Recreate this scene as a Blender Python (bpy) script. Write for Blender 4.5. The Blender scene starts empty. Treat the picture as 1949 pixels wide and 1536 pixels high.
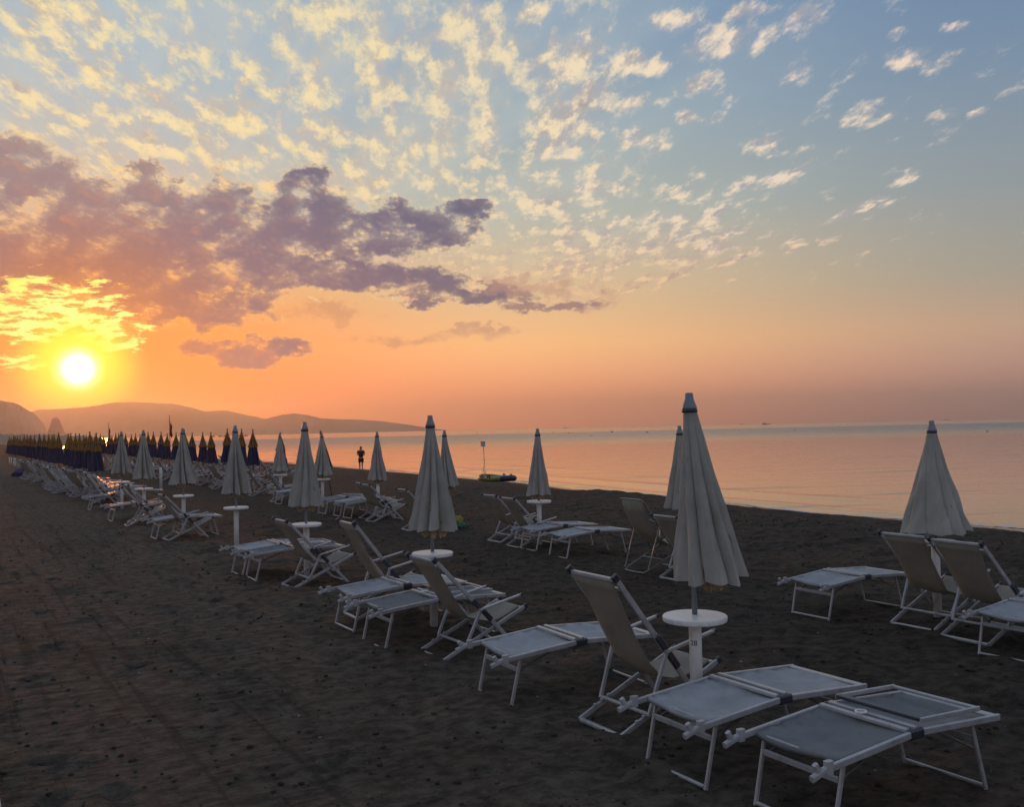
import bpy, bmesh, math, random
import numpy as np
from mathutils import Vector, Matrix
random.seed(7); RNG = np.random.default_rng(11)
SC = bpy.context.scene; COL = SC.collection
R = math.radians

def lin(r, g, b):
    return tuple((c/255/12.92 if c/255 <= .04045 else ((c/255+.055)/1.055)**2.4) for c in (r, g, b)) + (1.0,)

# ---------------------------------------------------------------- camera
CAM_H, FPX, PITCH, ROLL = 2.1, 1850.0, R(1.4768), R(1.21)
cd = bpy.data.cameras.new('camera'); cam = bpy.data.objects.new('camera', cd); COL.objects.link(cam)
cd.sensor_width = 36; cd.lens = 36*FPX/1949; cd.clip_start = .05; cd.clip_end = 40000
fw = Vector((0, math.cos(PITCH), math.sin(PITCH))); ex = Vector((1, 0, 0)); up0 = ex.cross(fw)
rt = math.cos(ROLL)*ex - math.sin(ROLL)*up0; upv = math.sin(ROLL)*ex + math.cos(ROLL)*up0
cam.matrix_world = Matrix(((rt.x, upv.x, -fw.x, 0), (rt.y, upv.y, -fw.y, 0), (rt.z, upv.z, -fw.z, CAM_H), (0, 0, 0, 1)))
SC.camera = cam
SC.view_settings.view_transform = 'Standard'; SC.view_settings.look = 'None'
SC.view_settings.exposure = 0; SC.view_settings.gamma = 1

SUN_AZ, SUN_EL = -24.05, 3.68          # degrees: from +Y towards +X, above the horizon

# ---------------------------------------------------------------- node expression helper
class NT:
    """Small wrapper: builds math nodes out of Python expressions."""
    def __init__(s, tree): s.t = tree; s.n = tree.nodes; s.l = tree.links
    def put(s, sock, v):
        if isinstance(v, E): s.l.new(v.k, sock)
        elif hasattr(v, 'is_output'): s.l.new(v, sock)
        elif isinstance(v, (tuple, list)) and len(v) == 3 and len(sock.default_value) == 4: sock.default_value = tuple(v)+(1,)
        else: sock.default_value = v
    def m(s, op, a, b=None, c=None, clamp=False):
        n = s.n.new('ShaderNodeMath'); n.operation = op; n.use_clamp = clamp
        for i, v in enumerate((a, b, c)):
            if v is not None: s.put(n.inputs[i], v)
        return E(s, n.outputs[0])
    def vm(s, op, a, b=None, c=None, out=0):
        n = s.n.new('ShaderNodeVectorMath'); n.operation = op
        for i, v in enumerate((a, b, c)):
            if v is not None: s.put(n.inputs[i], v)
        return E(s, n.outputs[out])
    def smooth(s, x, a, b, lo=0., hi=1.):
        n = s.n.new('ShaderNodeMapRange'); n.interpolation_type = 'SMOOTHSTEP'
        s.put(n.inputs[0], x)
        for i, v in zip((1, 2, 3, 4), (a, b, lo, hi)): s.put(n.inputs[i], v)
        return E(s, n.outputs[0])
    def mix(s, f, a, b, mode='MIX'):
        n = s.n.new('ShaderNodeMix'); n.data_type = 'RGBA'; n.blend_type = mode; n.clamp_factor = True
        s.put(n.inputs[0], f); s.put(n.inputs[6], a); s.put(n.inputs[7], b)
        return E(s, n.outputs[2])
    def noise(s, vec, scale, detail=4, rough=.5, dist=0., lac=2., color=False, dims='3D'):
        n = s.n.new('ShaderNodeTexNoise'); n.noise_dimensions = dims
        if dims == '1D': s.put(n.inputs['W'], vec)
        else: s.put(n.inputs['Vector'], vec)
        n.inputs['Scale'].default_value = scale; n.inputs['Detail'].default_value = detail
        n.inputs['Roughness'].default_value = rough; n.inputs['Lacunarity'].default_value = lac
        n.inputs['Distortion'].default_value = dist
        return E(s, n.outputs[1 if color else 0])
    def ramp(s, f, stops):
        n = s.n.new('ShaderNodeValToRGB'); e = n.color_ramp.elements; s.put(n.inputs[0], f)
        while len(e) < len(stops): e.new(.5)
        for i, (p, c) in enumerate(stops): e[i].position = p; e[i].color = c
        return E(s, n.outputs[0])
    def xyz(s, x, y, z=0.):
        n = s.n.new('ShaderNodeCombineXYZ')
        for i, v in enumerate((x, y, z)): s.put(n.inputs[i], v)
        return E(s, n.outputs[0])
    def sep(s, v):
        n = s.n.new('ShaderNodeSeparateXYZ'); s.put(n.inputs[0], v)
        return [E(s, o) for o in n.outputs]
class E:
    def __init__(s, T, k): s.T = T; s.k = k
    def __add__(s, o): return s.T.m('ADD', s, o)
    __radd__ = __add__
    def __sub__(s, o): return s.T.m('SUBTRACT', s, o)
    def __rsub__(s, o): return s.T.m('SUBTRACT', o, s)
    def __mul__(s, o): return s.T.m('MULTIPLY', s, o)
    __rmul__ = __mul__
    def __truediv__(s, o): return s.T.m('DIVIDE', s, o)

# ---------------------------------------------------------------- sky: a dusk gradient with cloud decks laid out by direction
def px2ae(px, py):                       # direction (azimuth, elevation in degrees) of a point of the sky
    v = fw + (px-974.5)/FPX*rt + (768-py)/FPX*upv; v.normalize()
    return math.degrees(math.atan2(v.x, v.y)), math.degrees(math.asin(v.z))
W = bpy.data.worlds.new('World'); SC.world = W; W.use_nodes = True
def build_sky():
    T = NT(W.node_tree); T.n.clear()
    out = T.n.new('ShaderNodeOutputWorld'); bg = T.n.new('ShaderNodeBackground'); T.l.new(bg.outputs[0], out.inputs[0])
    tc = T.n.new('ShaderNodeTexCoord'); d = E(T, tc.outputs['Generated'])
    x, y, z = T.sep(d)
    az = T.m('ARCTAN2', x, y)*57.2958; el = T.m('ARCSINE', z)*57.2958
    elc = T.m('MAXIMUM', el, 0.)
    daz = T.m('ABSOLUTE', az-SUN_AZ); daz = T.m('MINIMUM', daz, 360.-daz)
    def col(stops): return T.ramp(elc/40., [(e/40., lin(*c)) for e, c in stops])
    A = col([(0, (226, 80, 24)), (2, (244, 96, 16)), (5, (244, 124, 34)), (8, (240, 164, 88)), (12.6, (190, 188, 174)), (18, (172, 192, 202)), (24, (160, 186, 204)), (40, (152, 166, 186))])
    B = col([(0, (226, 132, 98)), (2, (244, 152, 104)), (5, (255, 192, 126)), (8, (238, 204, 156)), (12.6, (182, 192, 182)), (18, (150, 174, 188)), (24, (130, 160, 188)), (40, (142, 160, 185))])
    C = col([(0, (164, 118, 114)), (2, (180, 133, 120)), (5, (192, 158, 132)), (8, (170, 166, 152)), (12.6, (146, 158, 164)), (18, (124, 147, 170)), (24, (102, 132, 170)), (40, (132, 152, 178))])
    D = col([(0, (140, 130, 135)), (4, (165, 150, 150)), (9, (168, 162, 166)), (14, (156, 160, 174)), (24, (142, 152, 175)), (30, (140, 151, 175)), (36, (138, 150, 175)), (40, (138, 150, 175))])
    sky = T.mix(T.smooth(daz, 0., 26.), A, B)
    sky = T.mix(T.smooth(daz, 22., 56.), sky, C)
    sky = T.mix(T.smooth(daz, 55., 120.), sky, D)
    sky = T.vm('SCALE', sky, None, None); gain_ = sky.k.node; T.put(gain_.inputs['Scale'], T.smooth(el, 8.5, 1.5, 1., 1.5))
    sd = (math.sin(R(SUN_AZ))*math.cos(R(SUN_EL)), math.cos(R(SUN_AZ))*math.cos(R(SUN_EL)), math.sin(R(SUN_EL)))
    sang = T.m('ARCCOSINE', T.m('MINIMUM', T.vm('DOT_PRODUCT', d, sd, out=1), 1.))*57.2958
    # pale beams fanning out from the sun
    fan = T.m('ARCTAN2', az-SUN_AZ, el-SUN_EL)
    beam = T.smooth(T.noise(fan, 6.5, 3, .55, dims='1D'), .36, .66)
    sky = T.mix(beam*T.smooth(el, 6., 14.)*T.smooth(daz, 50., 16.)*.26, sky, lin(204, 212, 202))
    # --- cloud plane coordinates, one axis along the cloud streets
    k = T.m('DIVIDE', 1.0, T.m('MAXIMUM', z, 0.)+.09)
    sa = R(-5.0)
    along = (x*math.sin(sa)+y*math.cos(sa))*k; across = (x*math.cos(sa)-y*math.sin(sa))*k
    pc = T.xyz(across, along*.40, 0.)
    w1 = T.vm('SUBTRACT', T.noise(pc, 3.2, 6, .68, color=True), (.5, .5, .5))
    aw = T.vm('MULTIPLY_ADD', T.vm('SUBTRACT', T.noise(T.xyz(az*.22, el*.34, 1.), 1.5, 7, .66, color=True), (.5, .5, .5)), (5.2, 3.6, 0.), T.xyz(az, el, 0.))
    ad = T.vm('MULTIPLY_ADD', w1, (6.5, 5.0, 0.), T.xyz(az, el, 0.))
    ad2 = T.vm('MULTIPLY_ADD', w1, (4.2, 3.2, 0.), T.xyz(az, el, 0.))
    def field(base, blobs, ang=0.):
        """1 in the middle of the nearest ellipse, 0 on its rim (sky positions given as photo-style x, y and radii)"""
        best = None; c_, s_ = math.cos(ang), math.sin(ang)
        for px, py, rx, ry in blobs:
            a, e = px2ae(px, py); a, e = a*c_+e*s_, e*c_-a*s_; s = 57.2958/FPX
            ix, iy = 1/(rx*s), 1/(ry*s)
            L = T.vm('LENGTH', T.vm('MULTIPLY_ADD', base, (ix, iy, 0.), (-a*ix, -e*iy, 0.)), out=1)
            best = L if best is None else T.m('MINIMUM', best, L)
        return 1.0-best
    def turned(ang, wx, wy):
        c_, s_ = math.cos(ang), math.sin(ang)
        return T.vm('MULTIPLY_ADD', w1, (wx, wy, 0.), T.xyz(az*c_+el*s_, el*c_-az*s_, 0.))
    # --- deck of small lit puffs
    SCL = 15.
    n1 = T.noise(pc, SCL, 8, .64); n2 = T.noise(T.vm('ADD', pc, (-.022, .034, 0.)), SCL, 6, .60)
    street = T.noise(T.xyz(across, along*.12, 2.), 5., 3, .55)
    n6 = T.noise(pc, 38., 4, .6)
    big = T.noise(pc, 3.4, 4, .55)
    cover = field(ad, [(130, 70, 260, 150), (60, 150, 240, 120), (330, 240, 330, 120), (150, 260, 200, 90), (420, 330, 240, 70), (720, 60, 170, 130), (740, 230, 120, 140), (560, 230, 170, 120), (880, 110, 150, 120),
                       (1050, 180, 110, 170), (880, 260, 110, 110), (950, 350, 170, 90), (1090, 400, 170, 90), (1230, 440, 150, 70), (780, 340, 160, 70), (600, 300, 120, 60), (1080, 470, 170, 60), (1000, 540, 150, 34), (1300, 480, 140, 40), (900, 470, 90, 40)])
    sig = field(ad2, [(1065, 90, 54, 54), (1060, 160, 48, 64), (1070, 230, 66, 50), (1130, 255, 42, 30), (1205, 108, 44, 24), (1240, 128, 34, 20), (1290, 30, 58, 30), (1330, 95, 46, 28),
                      (1395, 76, 66, 36), (1420, 15, 52, 22), (1525, 35, 46, 28), (1335, 160, 40, 28), (1375, 170, 20, 26), (1200, 190, 62, 20), (1150, 195, 22, 14), (1310, 226, 26, 14), (1352, 226, 20, 13), (1212, 266, 50, 32),
                      (1460, 262, 44, 24), (1512, 140, 36, 26), (1720, 120, 34, 18), (1765, 118, 34, 20), (1640, 215, 66, 22), (1795, 218, 34, 14), (1868, 202, 26, 10), (1155, 355, 64, 30),
                      (1290, 360, 62, 32), (1400, 350, 40, 16), (1350, 400, 50, 30), (985, 85, 40, 24), (855, 235, 36, 70), (735, 215, 36, 60), (700, 120, 60, 60), (640, 235, 30, 50), (585, 240, 30, 34),
                      (1820, 60, 24, 10), (1700, 75, 26, 10), (470, 160, 26, 18), (420, 195, 44, 26), (230, 95, 44, 26), (120, 70, 50, 30), (930, 55, 30, 20), (1010, 20, 60, 30)])
    sigr = field(turned(R(22), 4.4, 2.2), [(1480, 350, 90, 20), (1640, 395, 56, 13), (1365, 455, 96, 22), (1250, 445, 90, 26), (1500, 465, 34, 12), (1400, 490, 46, 16), (1180, 490, 84, 20),
                           (1050, 505, 90, 22), (1290, 520, 84, 14), (1090, 560, 100, 16), (1720, 335, 34, 8), (1570, 455, 28, 9), (1690, 390, 34, 8), (1220, 540, 110, 10)], R(22))
    sigl = field(turned(R(-38), 4.4, 2.6), [(190, 200, 150, 26), (330, 290, 140, 24), (60, 190, 90, 30), (250, 350, 110, 20), (300, 170, 70, 26), (480, 260, 90, 26), (860, 350, 90, 20), (790, 330, 70, 16), (990, 400, 60, 18)], R(-38))
    sg = T.m('MINIMUM', T.m('MAXIMUM', T.m('MAXIMUM', T.m('MAXIMUM', sig, sigr), sigl), -.8), .6)*.50-.05
    cl = T.m('MAXIMUM', T.m('MINIMUM', cover, .5), -.8)*.34+(big-.5)*.85+(street-.5)*.8-.02
    Bf = T.m('MAXIMUM', T.m('MINIMUM', cl, .30), sg)
    dens = Bf+(n1-.5)*2.0; dens2 = Bf+(n2-.5)*2.0
    fade = T.smooth(el, 4.5, 8.5)
    a1 = T.smooth(dens+(n6-.5)*.30, -.10, .46)*fade
    lit = T.smooth(dens-dens2+(n6-.5)*.5, -.20, .26)
    thick = T.smooth(dens, .26, .62)
    hi = T.mix(T.smooth(daz, 8., 44.), lin(255, 232, 172), lin(250, 228, 204))
    hi = T.mix(T.smooth(el, 12.5, 6.), hi, lin(250, 204, 150))
    sh = T.mix(T.smooth(daz, 8., 40.), lin(196, 184, 170), lin(170, 170, 178))
    sh = T.mix(T.smooth(el, 12.5, 6.), sh, lin(212, 164, 140))
    c1 = T.mix(lit, sh, hi); c1 = T.mix(thick*(1.0-lit)*.75, c1, lin(146, 142, 152))
    sky = T.mix(a1*.94, sky, c1)
    veil = T.smooth(T.noise(pc, 1.7, 5, .6), .36, .62)*T.smooth(el, 8., 15.)*T.smooth(daz, 46., 10.)
    sky = T.mix(veil*.34, sky, lin(218, 214, 196))
    sky = T.mix(T.smooth(sang, 13., 1.5)*.50, sky, lin(255, 152, 52))
    # --- the grey bank over the sun
    q3 = T.xyz(az*.20, el*.32, 3.)
    n3 = T.noise(q3, 2.6, 8, .60)
    n4 = T.noise(T.vm('ADD', q3, (.06, .07, 0.)), 2.6, 5, .55)
    bank = field(aw, [(40, 480, 230, 95), (250, 480, 260, 105), (430, 430, 170, 80), (10, 300, 110, 40), (70, 350, 100, 34), (160, 380, 120, 40), (600, 420, 120, 76), (585, 345, 54, 34), (700, 440, 150, 56), (850, 425, 80, 42),
                  (300, 330, 36, 26), (280, 370, 60, 30), (420, 570, 110, 66), (300, 560, 120, 56), (520, 520, 150, 50), (640, 520, 130, 40), (760, 540, 120, 30), (900, 560, 130, 20), (1040, 575, 110, 14),
                  (470, 672, 120, 26), (900, 400, 60, 26)])
    bf = T.m('MINIMUM', T.m('MAXIMUM', bank, -.9), .40)*1.15+(n3-.5)*2.1
    a2 = T.smooth(bf, -.22, .56)
    core = T.mix(T.smooth(sang, 3., 11.), lin(150, 98, 82), lin(88, 94, 126)); core = T.mix(T.smooth(sang, 11., 20.), core, lin(78, 88, 124))
    core = T.mix(T.smooth(el, 9., 17.)*T.smooth(daz, 14., 2.), core, lin(146, 134, 138))
    core = T.mix(T.smooth(n3-n4, -.02, .22)*.40, core, T.mix(T.smooth(sang, 5., 20.), lin(216, 140, 92), lin(158, 140, 140)))
    core = T.mix(T.smooth(n3-n4, .0, -.22)*.30*T.smooth(sang, 5., 14.), core, lin(114, 106, 126))
    rim = T.mix(T.smooth(sang, 5., 22.), lin(255, 196, 96), lin(248, 218, 172))
    c2 = T.mix(T.smooth(bf+(n1-.5)*1.3+.02, -.04, .30), rim, core)
    sky = T.mix(a2*.95, sky, c2)
    thin = field(aw, [(760, 645, 130, 16), (900, 630, 130, 12), (1060, 575, 150, 18), (1000, 545, 120, 16), (620, 600, 90, 18)])
    sky = T.mix(T.smooth(T.m('MINIMUM', thin, .5)+(n3-.5)*1.8, .0, .7)*.65, sky, T.mix(T.smooth(sang, 10., 24.), lin(206, 140, 104), lin(196, 150, 132)))
    scrap = T.smooth((n1-.5)*2.2+.02, .08, .40)*T.smooth(bf, -.45, -.05)*T.smooth(bf, .50, .12)*T.smooth(el, 4., 7.)
    sky = T.mix(scrap*.85, sky, T.mix(T.smooth(sang, 5., 20.), lin(255, 206, 116), lin(250, 220, 176)))
    # --- glow round the sun, with torn bright scraps above it
    sky = T.mix(T.smooth(sang, 6., 1.5)*.5, sky, lin(255, 156, 44))
    n5 = T.noise(T.xyz(az*.24, el*.80, 5.), 3.2, 6, .62)
    scr = field(aw, [(80, 572, 150, 44), (150, 610, 110, 34), (215, 650, 66, 26), (20, 600, 90, 44), (70, 690, 60, 12), (250, 622, 60, 14)])
    sf = T.m('MINIMUM', T.m('MAXIMUM', scr, -.8), .35)*.8+(n5-.52)*2.9
    sky = T.mix(T.smooth(sf, .0, .40)*.95, sky, T.mix(T.smooth(sang, 1.5, 7.), (1.9, 1.7, .5, 1), (1.5, 1.0, .12, 1)))
    sky = T.mix(T.smooth(sang, 3.8, 1.0)*.97, sky, (1.9, 1.35, .03, 1))
    sky = T.mix(T.smooth(sang, 1.5, .6), sky, (2., 1.9, .9, 1))
    sky = T.mix(T.smooth(sang, 1.0, .5), sky, (3., 2.8, 2.4, 1.))
    sky = T.mix(T.smooth(el, 0., -3.), sky, lin(70, 64, 62))
    T.put(bg.inputs[0], sky); bg.inputs[1].default_value = 1.0
build_sky()
W.cycles.sampling_method = 'MANUAL'; W.cycles.sample_map_resolution = 1024

sl = bpy.data.lights.new('sun', 'SUN'); so = bpy.data.objects.new('sun', sl); COL.objects.link(so)
sl.energy = .9; sl.angle = R(3.); sl.color = (1.0, .33, .08)
so.rotation_euler = (R(90-SUN_EL), 0, R(180-SUN_AZ))

# ---------------------------------------------------------------- beach coordinates: s towards the sea, t along the rows
NX, NY = math.cos(R(30.3)), math.sin(R(30.3)); RZ = R(30.3)
def ST(s, t, z=0.): return Vector((s*NX-t*NY, s*NY+t*NX, z))

# ---------------------------------------------------------------- materials
MATS = {}
def mat(name, color, rough=.5, metal=0., var=.12, vscale=6., transl=0., bump=0., bscale=60., spec=.5, dirt=None):
    m = bpy.data.materials.new(name); m.use_nodes = True; T = NT(m.node_tree)
    b = T.n['Principled BSDF']; tc = T.n.new('ShaderNodeTexCoord'); o = E(T, tc.outputs['Object'])
    rnd = T.n.new('ShaderNodeObjectInfo'); off = T.vm('MULTIPLY_ADD', o, (1, 1, 1), T.xyz(E(T, rnd.outputs['Random'])*37., 0., 0.))
    n = T.noise(off, vscale, 5, .6)
    c0 = tuple(c*(1-var) for c in color)+(1,); c1 = tuple(min(1, c*(1+var)) for c in color)+(1,)
    c = T.mix(T.smooth(n, .3, .7), c0, c1)
    if dirt: c = T.mix(T.smooth(T.noise(off, vscale*2.3, 6, .65), .52, .72)*.5, c, dirt+(1,))
    T.put(b.inputs['Base Color'], c); b.inputs['Metallic'].default_value = metal
    T.put(b.inputs['Roughness'], T.smooth(n, .2, .8, rough*.85, min(1, rough*1.15)))
    b.inputs['Specular IOR Level'].default_value = spec
    if bump:
        bn = T.n.new('ShaderNodeBump'); bn.inputs['Strength'].default_value = bump; bn.inputs['Distance'].default_value = .01
        T.put(bn.inputs['Height'], T.noise(off, bscale, 4, .6)); T.l.new(bn.outputs[0], b.inputs['Normal'])
    if transl:
        tr = T.n.new('ShaderNodeBsdfTranslucent'); T.put(tr.inputs[0], c)
        mx = T.n.new('ShaderNodeMixShader'); mx.inputs[0].default_value = transl
        T.l.new(b.outputs[0], mx.inputs[1]); T.l.new(tr.outputs[0], mx.inputs[2])
        T.l.new(mx.outputs[0], T.n['Material Output'].inputs[0])
    MATS[name] = m; return m
mat('white_alloy', (.42, .42, .43), .30, .2, .12, 9., dirt=(.26, .24, .22))
mat('white_plastic', (.84, .82, .79), .38, 0, .06, 8., dirt=(.40, .37, .33))
mat('clamp_grey', (.40, .40, .41), .45, 0, .08, 8., dirt=(.22, .21, .20))
mat('dark_plastic', (.035, .04, .055), .4)
mat('bed_fabric_grey', (.20, .205, .21), .78, 0, .12, 5., .10, .3, 90., .3, dirt=(.13, .13, .13))
mat('bed_fabric', (.38, .39, .41), .75, 0, .12, 5., .10, .3, 90., .3, dirt=(.25, .25, .26))
mat('sling_fabric', (.40, .36, .30), .8, 0, .10, 5., .35, .2, 120., .2)
mat('canopy_cream', (.47, .455, .41), .8, 0, .12, 3.5, .26, .3, 40., .2, dirt=(.40, .35, .27))
mat('valance_beige', (.44, .34, .22), .85, 0, .2, 12., .4, .2, 60., .2)
mat('pole_steel', (.22, .23, .25), .35, .4, .1, 8.)
mat('canopy_yellow', (.30, .14, .012), .75, 0, .12, 4., .25)
mat('canopy_blue', (.018, .024, .075), .75, 0, .15, 4., .15)
mat('canopy_navy', (.012, .012, .03), .75, 0, .15, 4.)
mat('wood_dark', (.07, .05, .035), .7)
mat('flag_red', (.20, .02, .015), .8, 0, .1, 5., .2)
mat('tube_grey', (.22, .22, .22), .35, .6)
mat('hut_roof', (.17, .07, .05), .8); mat('hut_wall', (.42, .38, .34), .8)
mat('raft_yellow', (.16, .18, .035), .4); mat('raft_blue', (.012, .03, .09), .4); mat('black_rubber', (.02, .02, .02), .5)
mat('tarp_blue', (.03, .025, .11), .6); mat('bag_green', (.03, .10, .06), .5); mat('bag_yellow', (.26, .25, .06), .5)
mat('skin', (.30, .17, .11), .6); mat('shirt_dark', (.022, .02, .024), .85); mat('shorts_dark', (.018, .018, .026), .85); mat('hair_dark', (.012, .01, .009), .7)
mat('hull_dark', (.05, .045, .045), .6); mat('hull_white', (.4, .39, .38), .6); mat('buoy_dark', (.09, .05, .04), .5)
mat('rock', (.10, .085, .075), .9, 0, .3, .05, bump=0)
mat('sign_white', (.5, .5, .5), .5)
mat('foliage_far', (.26, .21, .16), .95, 0, .35, .004)
mat('curb_white', (.55, .55, .54), .7, 0, .12, 6., bump=.4, bscale=30)
mat('ink', (.02, .02, .02), .6)

# ---------------------------------------------------------------- object helpers
def tag(o, label=None, cat=None, group=None, kind=None):
    if label: o['label'] = label
    if cat: o['category'] = cat
    if group: o['group'] = group
    if kind: o['kind'] = kind
    return o
def empty(name, loc=(0, 0, 0), rz=0., rx=0., ry=0.):
    o = bpy.data.objects.new(name, None); o.empty_display_size = .2; COL.objects.link(o)
    o.location = loc; o.rotation_euler = (rx, ry, rz); return o
def mesh_obj(name, bm, m, parent=None, smooth=False, loc=None):
    me = bpy.data.meshes.new(name); bmesh.ops.recalc_face_normals(bm, faces=bm.faces); bm.to_mesh(me); bm.free()
    for mm in (m if isinstance(m, (list, tuple)) else [m]): me.materials.append(MATS[mm] if isinstance(mm, str) else mm)
    if smooth: me.polygons.foreach_set('use_smooth', [True]*len(me.polygons))
    o = bpy.data.objects.new(name, me); COL.objects.link(o)
    if parent: o.parent = parent
    if loc is not None: o.location = loc
    return o
def copy_tree(o, parent=None):
    c = o.copy(); COL.objects.link(c)
    if parent: c.parent = parent
    for ch in list(o.children): copy_tree(ch, c)
    return c
def place(proto, s, t, label, group=None, rz=0., z=0., used={}, scale=1.):
    """first use moves the prototype itself, later uses copy it with its parts"""
    if proto.name in used: o = copy_tree(proto)
    else: used[proto.name] = 1; o = proto
    o.location = ST(s, t, z); o.rotation_euler = (0, 0, RZ+rz); o.scale = (scale,)*3
    o['label'] = label
    if group: o['group'] = group
    return o
def beam(bm, p0, p1, w, h, ref=(0, 0, 1), ch=.22):
    """chamfered bar from p0 to p1; w across, h along the reference direction"""
    p0, p1 = Vector(p0), Vector(p1); d = (p1-p0).normalized(); ref = Vector(ref)
    if abs(d.dot(ref)) > .95: ref = Vector((1, 0, 0))
    a = d.cross(ref).normalized(); b = a.cross(d).normalized(); c = min(w, h)*ch
    prof = [(w/2-c, h/2), (w/2, h/2-c), (w/2, -h/2+c), (w/2-c, -h/2), (-w/2+c, -h/2), (-w/2, -h/2+c), (-w/2, h/2-c), (-w/2+c, h/2)]
    v0 = [bm.verts.new(p0+a*x+b*y) for x, y in prof]; v1 = [bm.verts.new(p1+a*x+b*y) for x, y in prof]
    for i in range(8): bm.faces.new((v0[i], v0[(i+1) % 8], v1[(i+1) % 8], v1[i]))
    bm.faces.new(v0[::-1]); bm.faces.new(v1)
def tube(bm, pts, rad, n=8, closed=False):
    pts = [Vector(p) for p in pts]; rings = []; N = len(pts)
    rr = rad if isinstance(rad, (list, tuple)) else [rad]*N
    for i, p in enumerate(pts):
        d = ((pts[(i+1) % N]-pts[i-1]) if closed else (pts[min(i+1, N-1)]-pts[max(i-1, 0)])).normalized()
        ref = Vector((0, 0, 1)) if abs(d.z) < .9 else Vector((1, 0, 0))
        a = d.cross(ref).normalized(); b = a.cross(d)
        rings.append([bm.verts.new(p+(a*math.cos(2*math.pi*k/n)+b*math.sin(2*math.pi*k/n))*rr[i]) for k in range(n)])
    for i in range(N if closed else N-1):
        r0, r1 = rings[i], rings[(i+1) % N]
        for k in range(n): bm.faces.new((r0[k], r0[(k+1) % n], r1[(k+1) % n], r1[k]))
    if not closed: bm.faces.new(rings[0][::-1]); bm.faces.new(rings[-1])
def lathe(bm, prof, n=24, c=(0, 0, 0)):
    rings = []
    for r, z in prof: rings.append([bm.verts.new((c[0]+max(r, 1e-4)*math.cos(2*math.pi*k/n), c[1]+max(r, 1e-4)*math.sin(2*math.pi*k/n), c[2]+z)) for k in range(n)])
    for a, b in zip(rings, rings[1:]):
        for k in range(n): bm.faces.new((a[k], a[(k+1) % n], b[(k+1) % n], b[k]))
    bm.faces.new(rings[0][::-1]); bm.faces.new(rings[-1])
def cloth(bm, rows, thick=.004):
    """sheet from rows of points, with a little thickness"""
    top = [[bm.verts.new(Vector(p)) for p in r] for r in rows]
    fs = []
    for i in range(len(rows)-1):
        for j in range(len(rows[0])-1): fs.append(bm.faces.new((top[i][j], top[i+1][j], top[i+1][j+1], top[i][j+1])))
    bmesh.ops.recalc_face_normals(bm, faces=fs)
    bmesh.ops.solidify(bm, geom=fs, thickness=thick)
def vnoise(x, y, seed=0):
    """smooth value noise on arrays, 0..1"""
    xi = np.floor(x).astype(np.int64); yi = np.floor(y).astype(np.int64); xf = x-xi; yf = y-yi
    def h(a, b):
        n = (a*374761393+b*668265263+seed*1442695041) & 0xffffffff; n = ((n ^ (n >> 13))*1274126177) & 0xffffffff
        return ((n ^ (n >> 16)) & 0xffff)/65535.
    u = xf*xf*(3-2*xf); v = yf*yf*(3-2*yf)
    return (h(xi, yi)*(1-u)+h(xi+1, yi)*u)*(1-v)+(h(xi, yi+1)*(1-u)+h(xi+1, yi+1)*u)*v
def fbm(x, y, o=4, seed=0):
    s = 0; a = .5
    for i in range(o): s = s+a*vnoise(x*2**i, y*2**i, seed+i*7); a *= .5
    return s
def grid_obj(name, S, Tt, Z, m, smooth=True):
    ns, nt = len(S), len(Tt); SS, TT = np.meshgrid(S, Tt, indexing='ij')
    co = np.stack([SS*NX-TT*NY, SS*NY+TT*NX, Z], -1).reshape(-1, 3)
    i, j = np.meshgrid(np.arange(ns-1), np.arange(nt-1), indexing='ij'); a = (i*nt+j).ravel()
    q = np.stack([a, a+nt, a+nt+1, a+1], -1)
    me = bpy.data.meshes.new(name); me.vertices.add(len(co)); me.vertices.foreach_set('co', co.ravel())
    me.loops.add(q.size); me.loops.foreach_set('vertex_index', q.ravel()); me.polygons.add(len(q))
    me.polygons.foreach_set('loop_start', np.arange(0, q.size, 4)); me.polygons.foreach_set('use_smooth', np.full(len(q), smooth))
    me.update(calc_edges=True); me.validate(); me.materials.append(m)
    o = bpy.data.objects.new(name, me); COL.objects.link(o); return o

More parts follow.
